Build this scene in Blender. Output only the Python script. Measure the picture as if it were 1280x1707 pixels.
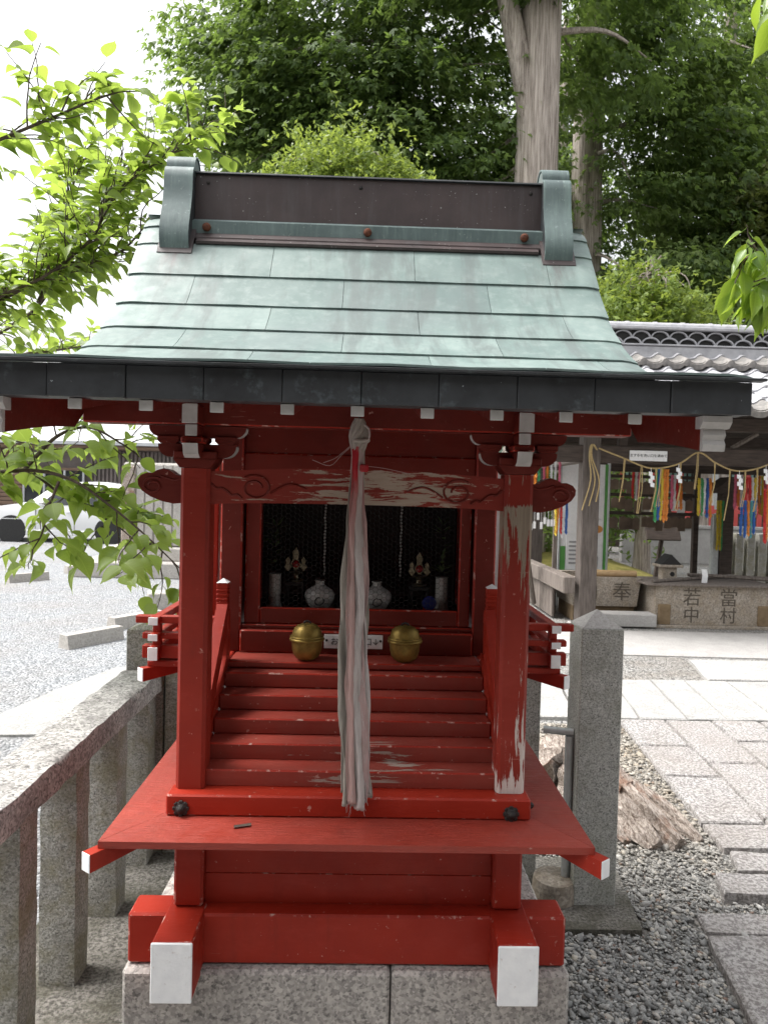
import bpy, bmesh, math, random
import numpy as np
from mathutils import Vector, Matrix
from mathutils import noise as mnoise
for o in list(bpy.data.objects): bpy.data.objects.remove(o)
S = bpy.context.scene
COL = S.collection
rnd = random.Random(7)
R = math.radians

# ------------------------------------------------------------------ camera
cam_d = bpy.data.cameras.new('camera'); cam = bpy.data.objects.new('camera', cam_d); COL.objects.link(cam)
yaw, pit, roll = R(1.36), R(1.6), R(1.45)
fw = Vector((math.sin(yaw)*math.cos(pit), math.cos(yaw)*math.cos(pit), -math.sin(pit)))
r0 = Vector((math.cos(yaw), -math.sin(yaw), 0)); u0 = r0.cross(fw)
rt = r0*math.cos(roll) + u0*math.sin(roll); up = -r0*math.sin(roll) + u0*math.cos(roll)
mw = Matrix((rt, up, -fw)).transposed().to_4x4(); mw.translation = (0.025, 0, 1.55)
cam.matrix_world = mw
cam_d.sensor_fit = 'VERTICAL'; cam_d.sensor_height = 34.6; cam_d.lens = 34.6*1183/1707
cam_d.clip_start = .05; cam_d.clip_end = 3000
cam_d.dof.use_dof = True; cam_d.dof.focus_distance = 1.75; cam_d.dof.aperture_fstop = 11.0
S.camera = cam
# ------------------------------------------------------------------ light
SUN_EL, SUN_AZ = R(60), R(-84)          # azimuth from +Y towards +X: the bright part of the cloud is to the left, a little behind the viewer
w = bpy.data.worlds.new('World'); S.world = w; w.use_nodes = True
nt = w.node_tree; nt.nodes.clear()
sky = nt.nodes.new('ShaderNodeTexSky'); sky.sky_type = 'NISHITA'; sky.sun_disc = False
sky.sun_elevation = SUN_EL; sky.sun_rotation = SUN_AZ; sky.dust_density = 6; sky.air_density = 1.7; sky.ozone_density = 1
hs = nt.nodes.new('ShaderNodeHueSaturation'); hs.inputs['Saturation'].default_value = .16
bg = nt.nodes.new('ShaderNodeBackground'); bg.inputs['Strength'].default_value = .15
wo = nt.nodes.new('ShaderNodeOutputWorld')
nt.links.new(sky.outputs[0], hs.inputs['Color']); nt.links.new(hs.outputs[0], bg.inputs['Color']); nt.links.new(bg.outputs[0], wo.inputs[0])
sl = bpy.data.lights.new('sun', 'SUN'); sl.energy = 1.5; sl.angle = R(25); sl.color = (1, .97, .93)
so = bpy.data.objects.new('sun', sl); COL.objects.link(so)
sd = Vector((math.cos(SUN_EL)*math.sin(SUN_AZ), math.cos(SUN_EL)*math.cos(SUN_AZ), math.sin(SUN_EL)))
so.rotation_euler = sd.to_track_quat('Z', 'Y').to_euler(); so.location = sd*30
S.view_settings.view_transform = 'Standard'; S.view_settings.look = 'None'
S.view_settings.exposure = 1.15; S.view_settings.gamma = 1
S.render.engine = 'CYCLES'
S.cycles.max_bounces = 5; S.cycles.diffuse_bounces = 3; S.cycles.transparent_max_bounces = 8

# ------------------------------------------------------------------ node helpers
class NT:
    def __init__(s, name):
        s.m = bpy.data.materials.new(name); s.m.use_nodes = True; s.t = s.m.node_tree
        s.b = s.t.nodes['Principled BSDF']; s.out = s.t.nodes['Material Output']
        s.tc = None
    def n(s, ty): return s.t.nodes.new('ShaderNode'+ty)
    def set(s, sock, v):
        if isinstance(v, bpy.types.NodeSocket): s.t.links.new(v, sock)
        elif v is not None:
            if isinstance(v, (tuple, list)) and len(v) == 3 and sock.type == 'RGBA': v = (*v, 1)
            sock.default_value = v
    def co(s, sc=(1, 1, 1), rot=(0, 0, 0), kind='Object'):
        if s.tc is None: s.tc = s.n('TexCoord')
        mp = s.n('Mapping'); mp.inputs['Scale'].default_value = sc; mp.inputs['Rotation'].default_value = rot
        s.t.links.new(s.tc.outputs[kind], mp.inputs[0]); return mp.outputs[0]
    def noise(s, scale=5, detail=4, rough=.55, vec=None, dist=0):
        x = s.n('TexNoise'); x.inputs['Scale'].default_value = scale; x.inputs['Detail'].default_value = detail
        x.inputs['Roughness'].default_value = rough; x.inputs['Distortion'].default_value = dist
        s.t.links.new(vec if vec is not None else s.co(), x.inputs['Vector']); return x.outputs['Fac']
    def voro(s, scale=50, vec=None, out='Distance', feat='F1'):
        x = s.n('TexVoronoi'); x.feature = feat; x.inputs['Scale'].default_value = scale
        s.t.links.new(vec if vec is not None else s.co(), x.inputs['Vector']); return x.outputs[out]
    def ramp(s, f, *st):
        x = s.n('ValToRGB'); e = x.color_ramp.elements
        while len(e) < len(st): e.new(.5)
        for i, (p, c) in enumerate(st):
            e[i].position = p
            e[i].color = (c, c, c, 1) if not isinstance(c, (tuple, list)) else (*c, 1)
        s.set(x.inputs[0], f); return x.outputs[0]
    def mix(s, f, a, b, bl='MIX'):
        x = s.n('Mix'); x.data_type = 'RGBA'; x.blend_type = bl
        s.set(x.inputs[0], f); s.set(x.inputs[6], a); s.set(x.inputs[7], b); return x.outputs[2]
    def math(s, op, a, b=None, c=None):
        x = s.n('Math'); x.operation = op
        s.set(x.inputs[0], a)
        if b is not None: s.set(x.inputs[1], b)
        if c is not None: s.set(x.inputs[2], c)
        return x.outputs[0]
    def xyz(s, kind='Object'):
        if s.tc is None: s.tc = s.n('TexCoord')
        x = s.n('SeparateXYZ'); s.t.links.new(s.tc.outputs[kind], x.inputs[0]); return x.outputs
    def rng(s, v, a, b, c=0, d=1):
        x = s.n('MapRange'); s.set(x.inputs[0], v)
        for i, q in zip((1, 2, 3, 4), (a, b, c, d)): x.inputs[i].default_value = q
        return x.outputs[0]
    def fin(s, col, rough=.5, bump=None, bs=.3, bd=.005, metal=None, spec=None):
        s.set(s.b.inputs['Base Color'], col); s.set(s.b.inputs['Roughness'], rough)
        if metal is not None: s.b.inputs['Metallic'].default_value = metal
        if spec is not None: s.b.inputs['Specular IOR Level'].default_value = spec
        if bump is not None:
            x = s.n('Bump'); x.inputs['Strength'].default_value = bs; x.inputs['Distance'].default_value = bd
            s.set(x.inputs['Height'], bump); s.t.links.new(x.outputs[0], s.b.inputs['Normal'])
        return s.m
MT = {}
def red_paint(name, wear=None, dust=0.0, c1=(.25, .0165, .0085), c2=(.345, .027, .0125), edge=False, spec=.22):
    s = NT(name)
    oi = s.n('ObjectInfo')
    big = s.noise(3.2, 6, .65)
    c = s.mix(s.ramp(s.math('ADD', big, s.math('MULTIPLY', s.math('SUBTRACT', oi.outputs['Random'], .5), .18)), (.3, 0), (.7, 1)), c1, c2)
    fade = s.ramp(s.noise(1.0, 6, .7, s.co((7, 16, 16))), (.52, 0), (.72, 1))
    c = s.mix(s.math('MULTIPLY', fade, .28), c, tuple(min(1, x*1.25+.02) for x in c2))
    grime = s.ramp(s.noise(1.0, 6, .72, s.co((14, 14, 3))), (.55, 0), (.75, 1))
    c = s.mix(s.math('MULTIPLY', grime, .30), c, (.09, .016, .010))
    chip = s.ramp(s.noise(70, 3, .6), (.69, 0), (.71, 1))
    chip2 = s.math('MULTIPLY', chip, s.ramp(s.noise(9, 3), (.46, 0), (.56, 1)))
    c = s.mix(s.math('MULTIPLY', chip2, .75), c, (.52, .30, .25))
    scr = s.math('MULTIPLY', s.ramp(s.noise(1, 3, .5, s.co((14, 150, 150), (0, 0, .2))), (.71, 0), (.73, 1)), s.ramp(s.noise(5, 3), (.5, 0), (.62, 1)))
    c = s.mix(s.math('MULTIPLY', scr, .5), c, (.45, .22, .18))
    if edge:
        c = s.mix(s.ramp(s.noise(38, 5, .7), (.57, 0), (.64, .8)), c, (.55, .36, .31))
    if dust:
        d = s.ramp(s.noise(14, 6, .65), (.25, .35), (.75, 1.0))
        c = s.mix(s.math('MULTIPLY', d, dust), c, (.22, .12, .095))
    rough = s.rng(s.noise(22, 5, .65), .3, .7, .34+dust*.35, .60+dust*.3)
    grain = s.noise(1, 5, .65, s.co((14, 120, 120)))
    h = s.math('ADD', grain, s.math('MULTIPLY', s.noise(35, 4), .6))
    if wear:
        mask, wood = wear(s)
        c = s.mix(mask, c, wood); rough = s.mix(mask, rough, (.85, .85, .85))
        h = s.math('SUBTRACT', h, s.math('MULTIPLY', mask, 1.5))
    return s.fin(c, rough, h, .3 if spec < .3 else .6, .002 if spec < .3 else .004, spec=spec)
def wear_koryo(s):
    X = s.xyz()[0]
    wgt = s.ramp(s.rng(X, -.36, .36), (0, .10), (.10, .16), (.28, .20), (.42, .46), (.60, .60), (.74, .60), (.85, .30), (1, .05))
    st = s.noise(1, 6, .72, s.co((9, 9, 75)), .6)
    mask = s.ramp(s.math('ADD', st, s.math('MULTIPLY', wgt, .36)), (.665, 0), (.69, 1))
    g = s.noise(1, 5, .7, s.co((15, 10, 200)))
    return mask, s.mix(g, (.30, .23, .17), (.52, .42, .35))
def wear_post(s):
    Z = s.xyz()[2]; X = s.xyz()[0]
    wgt = s.ramp(s.rng(Z, .84, 1.60), (0, 1.3), (.045, .95), (.09, .25), (.27, .20), (.45, .0), (.62, .0), (.72, .40), (.80, .80), (.85, 1.15), (.895, 1.05), (.915, .1), (1, .2))
    edge = s.ramp(s.rng(X, .335, .405), (.0, .15), (.5, .0), (.8, .35), (1, .45))
    st = s.noise(1, 6, .7, s.co((90, 90, 7)), .4)
    mask = s.ramp(s.math('ADD', st, s.math('MULTIPLY', s.math('ADD', wgt, edge), .22)), (.67, 0), (.69, 1))
    g = s.noise(1, 4, .7, s.co((260, 260, 6)))
    low = s.rng(Z, .9, 1.3)
    w1 = s.mix(g, (.50, .40, .36), (.72, .66, .62)); w2 = s.mix(g, (.16, .125, .09), (.40, .33, .26))
    return mask, s.mix(low, w1, w2)
def wear_step(s):
    o = s.xyz(); X, Z = o[0], o[2]
    wx = s.ramp(s.rng(X, -.36, .36), (0, .0), (.25, .25), (.45, .55), (.62, .55), (.85, .2), (1, 0))
    wz = s.ramp(s.rng(Z, .84, 1.08), (0, .9), (.2, 1.0), (.40, .62), (.6, .0), (1, .05))
    st = s.noise(1, 6, .72, s.co((5, 28, 40)), .5)
    mask = s.ramp(s.math('ADD', st, s.math('MULTIPLY', s.math('MULTIPLY', wx, wz), .42)), (.765, 0), (.785, 1))
    g = s.noise(1, 4, .7, s.co((12, 160, 160)))
    return mask, s.mix(g, (.20, .16, .13), (.46, .36, .31))
MT['red'] = red_paint('red_paint')
EAVE_SHADE = dict(c1=(.105, .009, .0055), c2=(.165, .0145, .008))  # darker red for parts under the eaves: their shade put into the colour
MT['red_eave_shade'] = red_paint('red_paint_eave_shade', dust=.10, **EAVE_SHADE)
MT['red_hama'] = red_paint('red_paint_ledge', dust=.14, c1=(.23, .020, .011), c2=(.33, .032, .016), spec=.5)
MT['red_edge'] = red_paint('red_paint_chipped_edge', edge=True)
MT['red_dusty'] = red_paint('red_paint_dusty', dust=.38)
MT['red_lpost'] = red_paint('red_paint_post', None, .05, (.215, .0165, .009), (.285, .0245, .0125))
MT['red_beam'] = red_paint('red_paint_peeling_beam', wear_koryo, .12, (.19, .018, .012), (.255, .026, .016))
MT['red_post'] = red_paint('red_paint_peeling_post', wear_post, .08, (.215, .0165, .009), (.285, .0245, .0125))
MT['red_step'] = red_paint('red_paint_worn_steps', wear_step, dust=.32, c1=(.225, .017, .010), c2=(.305, .025, .0135))
def plain(name, c1, c2, rough=.6, scale=8, bump=None, bs=.3, bd=.003, metal=None, spec=None, detail=5, stretch=(1, 1, 1)):
    s = NT(name); v = s.co(stretch)
    c = s.mix(s.ramp(s.noise(scale, detail, .6, v), (.3, 0), (.7, 1)), c1, c2)
    h = s.noise(bump, 5, .6, v) if bump else None
    return s.fin(c, rough, h, bs, bd, metal, spec)
s = NT('white_paint'); c = s.mix(s.ramp(s.noise(40, 5), (.35, 0), (.7, 1)), (.78, .78, .79), (.86, .86, .86))
c = s.mix(s.math('MULTIPLY', s.ramp(s.noise(90, 3), (.66, 0), (.72, 1)), .5), c, (.5, .42, .38))
MT['white'] = s.fin(c, .6, s.noise(45, 5, .6), .5, .003)
MT['white_eave_shade'] = plain('white_paint_eave_shade', (.40, .385, .37), (.52, .505, .49), .75, 30, 50, .4, .002)  # greyed white for under-eave ends, eave shade included in the colour
MT['iron'] = plain('dark_iron', (.018, .017, .017), (.05, .04, .035), .65, 60, 120, .5, .002, metal=.3)
MT['rust'] = plain('rusty_iron', (.06, .018, .010), (.16, .05, .02), .85, 90, 160, .6, .002)
MT['brass'] = plain('gold_bell', (.13, .085, .018), (.34, .24, .06), .45, 30, 55, .4, .004, metal=.7)
MT['wire'] = plain('dull_wire', (.018, .018, .018), (.04, .04, .04), .6, 60, metal=.3)
MT['inner_shade'] = plain('inner_shade_wood', (.012, .008, .007), (.035, .016, .013), .8, 5)  # near-black inner walls: darkness of the interior painted into the wood colour
MT['black'] = plain('black', (.008, .008, .008), (.015, .014, .013), .7)
# copper
s = NT('copper_patina')
o = s.xyz()
n1 = s.noise(7, 6, .6, s.co((1, 1, 1)))
c = s.mix(s.ramp(n1, (.3, 0), (.7, 1)), (.135, .195, .182), (.245, .31, .29))
oi = s.n('ObjectInfo')
c = s.mix(s.math('MULTIPLY', s.math('POWER', oi.outputs['Random'], 1.6), .65), c, (.115, .165, .155))
c = s.mix(s.math('MULTIPLY', s.ramp(s.noise(26, 6, .7), (.5, 0), (.68, 1)), .4), c, (.31, .365, .345))
c = s.mix(s.math('MULTIPLY', s.ramp(s.noise(2.3, 5, .65), (.48, 0), (.68, 1)), .45), c, (.16, .19, .19))
stn = s.noise(1, 5, .65, s.co((11, 2.2, 1.5)), .3)
c = s.mix(s.math('MULTIPLY', s.ramp(stn, (.50, 0), (.62, 1)), .75), c, (.125, .15, .145))
endm = s.ramp(s.math('ABSOLUTE', s.math('SUBTRACT', s.math('ABSOLUTE', o[0]), .575)), (.0, 1), (.075, 0))
topm = s.rng(o[2], 2.12, 2.28)
br = s.math('MULTIPLY', s.math('MULTIPLY', endm, topm), s.ramp(s.noise(14, 5, .7, s.co((1.6, .5, .4))), (.38, 0), (.62, 1)))
c = s.mix(br, c, (.10, .075, .075))
sp = s.ramp(s.noise(85, 4, .7), (.64, 0), (.70, 1))
c = s.mix(s.math('MULTIPLY', sp, s.math('MULTIPLY', s.ramp(s.noise(6, 3), (.45, 0), (.6, 1)), .6)), c, (.10, .13, .12))
MT['copper'] = s.fin(c, s.rng(s.noise(18, 4), .3, .7, .42, .62), s.math('ADD', s.noise(6, 3), s.math('MULTIPLY', s.noise(45, 4), .15)), .35, .012, spec=.4)
s = NT('copper_dark')
c = s.mix(s.ramp(s.noise(7, 6, .65), (.35, 0), (.7, 1)), (.018, .019, .021), (.050, .055, .060))
c = s.mix(s.math('MULTIPLY', s.ramp(s.noise(22, 6, .7), (.58, 0), (.72, 1)), .45), c, (.15, .19, .20))
c = s.mix(s.ramp(s.noise(120, 2, .5), (.75, 0), (.77, 1)), c, (.35, .40, .40))
MT['copper_mid'] = None
MT['copper_dark'] = s.fin(c, .5, s.noise(14, 3), .15, .01)
s = NT('copper_bluegreen')
c = s.mix(s.ramp(s.noise(6, 6, .65), (.3, 0), (.7, 1)), (.075, .105, .105), (.15, .20, .195))
c = s.mix(s.math('MULTIPLY', s.ramp(s.noise(1, 5, .7, s.co((30, 8, 3))), (.48, 0), (.66, 1)), .6), c, (.20, .27, .25))
c = s.mix(s.math('MULTIPLY', s.ramp(s.noise(90, 3, .6), (.64, 0), (.70, 1)), .5), c, (.32, .38, .36))
MT['copper_mid'] = s.fin(c, .5, s.noise(12, 4), .15, .01)
s = NT('copper_brown')
c = s.mix(s.ramp(s.noise(5, 6, .65), (.3, 0), (.7, 1)), (.040, .028, .028), (.075, .052, .050))
c = s.mix(s.math('MULTIPLY', s.ramp(s.noise(1, 5, .7, s.co((20, 20, 2))), (.5, 0), (.7, 1)), .5), c, (.085, .075, .075))
spk = s.math('MULTIPLY', s.ramp(s.noise(130, 2, .5), (.70, 0), (.73, 1)), s.ramp(s.noise(7, 3), (.45, 0), (.6, 1)))
c = s.mix(spk, c, (.55, .55, .52))
MT['copper_brown'] = s.fin(c, .45, s.noise(9, 3), .15, .01)
# stone
def granite(name, a, b, dark=(.03, .03, .03), dk=.5, lichen=None, fine=1.0, bs=.5):
    s = NT(name)
    f = s.voro(260*fine, None, 'Color'); sx = s.n('SeparateXYZ'); s.t.links.new(f, sx.inputs[0])
    g = s.noise(110*fine, 5, .7)
    c = s.mix(s.ramp(s.math('ADD', s.math('MULTIPLY', sx.outputs[0], .6), s.math('MULTIPLY', g, .5)), (.25, 0), (.85, 1)), a, b)
    c = s.mix(s.math('MULTIPLY', s.ramp(s.noise(170*fine, 3, .6), (.56, 0), (.64, 1)), dk), c, dark)
    c = s.mix(s.math('MULTIPLY', s.ramp(s.noise(5, 5, .65), (.4, 0), (.7, 1)), .35), c, tuple(x*.6 for x in a))
    if lichen: c = s.mix(s.math('MULTIPLY', s.ramp(s.noise(9, 6, .7), (.45, 0), (.65, 1)), lichen[1]), c, lichen[0])
    h = s.math('ADD', s.noise(70*fine, 6, .7), s.math('MULTIPLY', s.noise(14, 4), .8))
    return s.fin(c, .85, h, bs, .006)
MT['granite'] = granite('granite_plinth', (.26, .24, .225), (.56, .52, .48), dk=.6, fine=.55)
MT['granite_post'] = granite('granite_post', (.30, .305, .285), (.62, .62, .585), dk=.65, lichen=((.23, .235, .18), .45), fine=.9, bs=.25)
MT['granite_rail'] = granite('granite_rail_weathered', (.27, .262, .25), (.64, .625, .60), dk=.75, lichen=((.10, .095, .088), .55), fine=.5, bs=.9)
MT['granite_fence'] = granite('granite_fence_lichen', (.22, .215, .19), (.48, .465, .43), dk=.6, lichen=((.20, .18, .09), .6), fine=.8, bs=.8)
MT['granite_basin'] = granite('granite_basin', (.24, .20, .16), (.44, .39, .33), dk=.4, lichen=((.22, .16, .09), .4), fine=.35)
MT['concrete'] = granite('concrete_pale', (.33, .315, .30), (.45, .435, .42), dk=.15, fine=.6, bs=.2)
MT['monument'] = granite('monument_stone', (.36, .34, .31), (.50, .47, .44), dk=.15, fine=.3, bs=.2)
s = NT('paving_rough')
oi = s.n('ObjectInfo')
va = s.n('VectorMath'); va.operation = 'ADD'; cb = s.n('CombineXYZ'); s.set(cb.inputs[0], s.math('MULTIPLY', oi.outputs['Random'], 37)); s.t.links.new(s.co(), va.inputs[0]); s.t.links.new(cb.outputs[0], va.inputs[1])
n1 = s.noise(75, 5, .7, va.outputs[0], .2)
c = s.mix(s.ramp(n1, (.43, 0), (.57, 1)), (.155, .148, .146), (.48, .462, .452))
c = s.mix(s.math('MULTIPLY', s.ramp(s.noise(4, 4, .6), (.4, 0), (.7, 1)), .35), c, (.20, .165, .13))
c = s.mix(s.math('MULTIPLY', oi.outputs['Random'], .25), c, (.30, .26, .24))
MT['paving'] = s.fin(c, .85, n1, .9, .008)
MT['paving_pale'] = granite('paving_pale', (.29, .285, .275), (.44, .43, .415), dk=.25, fine=.4, bs=.2)
s = NT('ground_gravel')
pos = s.co(kind='Object')
cell = s.voro(62, pos, 'Color'); d = s.voro(62, pos, 'Distance'); sx = s.n('SeparateXYZ'); s.t.links.new(cell, sx.inputs[0])
c = s.mix(sx.outputs[0], (.19, .19, .185), (.48, .47, .45))
c = s.mix(s.math('MULTIPLY', s.ramp(s.noise(1.2, 6, .65, pos), (.42, 0), (.66, 1)), .5), c, (.26, .21, .16))
c = s.mix(s.ramp(d, (.0, 0), (.55, 0), (.8, .8)), c, (.04, .038, .034))
MT['gravel'] = s.fin(c, .9, s.math('MULTIPLY', d, -1), 1, .02)
s = NT('gravel_lot')
pos = s.co(kind='Object')
cell = s.voro(48, pos, 'Color'); d = s.voro(48, pos, 'Distance'); sx = s.n('SeparateXYZ'); s.t.links.new(cell, sx.inputs[0])
c = s.mix(sx.outputs[0], (.17, .18, .19), (.40, .41, .425))
c = s.mix(s.math('MULTIPLY', s.ramp(s.noise(.8, 6, .65, pos), (.45, 0), (.7, 1)), .4), c, (.30, .26, .23))
MT['gravel_lot'] = s.fin(c, .9, s.math('MULTIPLY', d, -1), 1, .02)
s = NT('rough_concrete_moss')
c = s.mix(s.ramp(s.noise(90, 6, .75), (.4, 0), (.6, 1)), (.07, .065, .055), (.30, .28, .25))
c = s.mix(s.math('MULTIPLY', s.ramp(s.noise(6, 5, .7), (.45, 0), (.62, 1)), .7), c, (.075, .07, .045))
MT['kerb'] = s.fin(c, .95, s.noise(80, 6, .75), 1, .01)
s = NT('pebbles')
at = s.n('Attribute'); at.attribute_name = 'tone'
c = s.ramp(at.outputs['Fac'], (0, (.14, .143, .14)), (.3, (.29, .29, .28)), (.6, (.44, .43, .41)), (.88, (.56, .51, .43)), (.96, (.20, .11, .075)), (1, (.62, .61, .58)))
c = s.mix(s.math('MULTIPLY', s.noise(60, 3), .4), c, (.16, .15, .14))
yy = s.xyz()[1]
c = s.mix(s.math('MULTIPLY', s.math('MULTIPLY', s.rng(yy, 2.5, 3.6), s.ramp(s.noise(3, 4), (.3, .4), (.7, 1))), .75), c, (.34, .285, .215))
MT['pebble'] = s.fin(c, .8)
# wood
MT['wood_grey'] = plain('weathered_wood', (.085, .068, .058), (.23, .195, .17), .85, 1, 1, .5, .006, stretch=(40, 40, 4), detail=7)
MT['wood_post'] = plain('grey_brown_post', (.055, .044, .038), (.15, .125, .11), .85, 1, 1, .5, .006, stretch=(40, 40, 4), detail=7)
MT['wood_dark'] = plain('dark_wood', (.035, .025, .02), (.085, .062, .05), .8, 1, 1, .4, .004, stretch=(6, 40, 40), detail=6)
MT['bark'] = None
s = NT('conifer_bark')
g = s.math('ADD', s.math('MULTIPLY', s.noise(1, 7, .72, s.co((9, 9, .5)), .5), .45), s.math('MULTIPLY', s.noise(1, 5, .7, s.co((32, 32, 1.1)), .4), .55))
c = s.mix(s.ramp(g, (.40, 0), (.58, 1)), (.14, .11, .09), (.58, .51, .455))
c = s.mix(s.math('MULTIPLY', s.noise(1.3, 4), .35), c, (.34, .30, .265))
MT['bark'] = s.fin(c, .95, g, 1, .05)
s = NT('driftwood')
g_ = s.noise(1, 6, .7, s.co((70, 16, 45), (.2, .1, -.45)), 1.5)
c = s.mix(s.ramp(g_, (.36, 0), (.60, 1)), (.16, .115, .09), (.58, .50, .44))
c = s.mix(s.math('MULTIPLY', s.ramp(s.noise(7, 5, .65), (.52, 0), (.66, 1)), .7), c, (.25, .115, .06))
MT['driftwood'] = s.fin(c, .95, s.math('ADD', g_, s.noise(14, 4)), 1, .02)
MT['branch'] = plain('branch_bark', (.045, .032, .026), (.12, .09, .07), .9, 40, 60, .6, .003)
def leaf_mat(name, ramp, trans, tf=.45, rough=.42):
    s = NT(name)
    oi = s.n('ObjectInfo'); at = s.n('Attribute'); at.attribute_name = 'tone'
    t = s.math('FRACT', s.math('ADD', oi.outputs['Random'], at.outputs['Fac']))
    c = s.ramp(t, *ramp)
    c = s.mix(s.math('MULTIPLY', s.noise(30, 2), .25), c, ramp[0][1])
    ox = s.xyz(); ax_ = s.math('ABSOLUTE', ox[0])
    vein = s.math('MAXIMUM', s.ramp(ax_, (.010, .55), (.022, 0)), s.math('MULTIPLY', s.ramp(s.math('PINGPONG', s.math('SUBTRACT', ox[1], s.math('MULTIPLY', ax_, .8)), .055), (.0, .30), (.012, 0)), s.ramp(ax_, (.40, 1), (.45, 0))))
    c = s.mix(vein, c, tuple(min(1, v*1.5+.03) for v in ramp[-1][1]))
    s.set(s.b.inputs['Base Color'], c); s.b.inputs['Roughness'].default_value = rough
    tr = s.n('BsdfTranslucent'); s.set(tr.inputs['Color'], s.mix(t, trans, tuple(x*.8 for x in trans)))
    ms = s.n('MixShader'); ms.inputs[0].default_value = tf
    s.t.links.new(s.b.outputs[0], ms.inputs[1]); s.t.links.new(tr.outputs[0], ms.inputs[2]); s.t.links.new(ms.outputs[0], s.out.inputs['Surface'])
    return s.m
MT['leaf_cherry'] = leaf_mat('cherry_leaf', [(0, (.10, .165, .03)), (.5, (.155, .235, .042)), (1, (.23, .31, .075))], (.48, .64, .10), .5)
MT['leaf_right'] = leaf_mat('young_leaf', [(0, (.10, .18, .03)), (1, (.17, .27, .04))], (.45, .62, .06), .5, .3)
MT['leaf_conifer'] = leaf_mat('conifer_spray', [(0, (.042, .076, .026)), (.5, (.09, .145, .042)), (1, (.18, .24, .07))], (.28, .41, .08), .44, .65)
MT['leaf_dark'] = leaf_mat('dark_conifer_spray', [(0, (.036, .064, .024)), (.6, (.065, .105, .034)), (1, (.11, .155, .052))], (.17, .26, .05), .38, .65)
MT['leaf_yellow'] = leaf_mat('yellow_green_leaf', [(0, (.13, .20, .04)), (1, (.24, .32, .075))], (.40, .50, .08), .4, .5)
MT['leaf_olive'] = leaf_mat('olive_leaf', [(0, (.06, .085, .02)), (1, (.17, .19, .05))], (.20, .24, .04), .3, .45)
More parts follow.
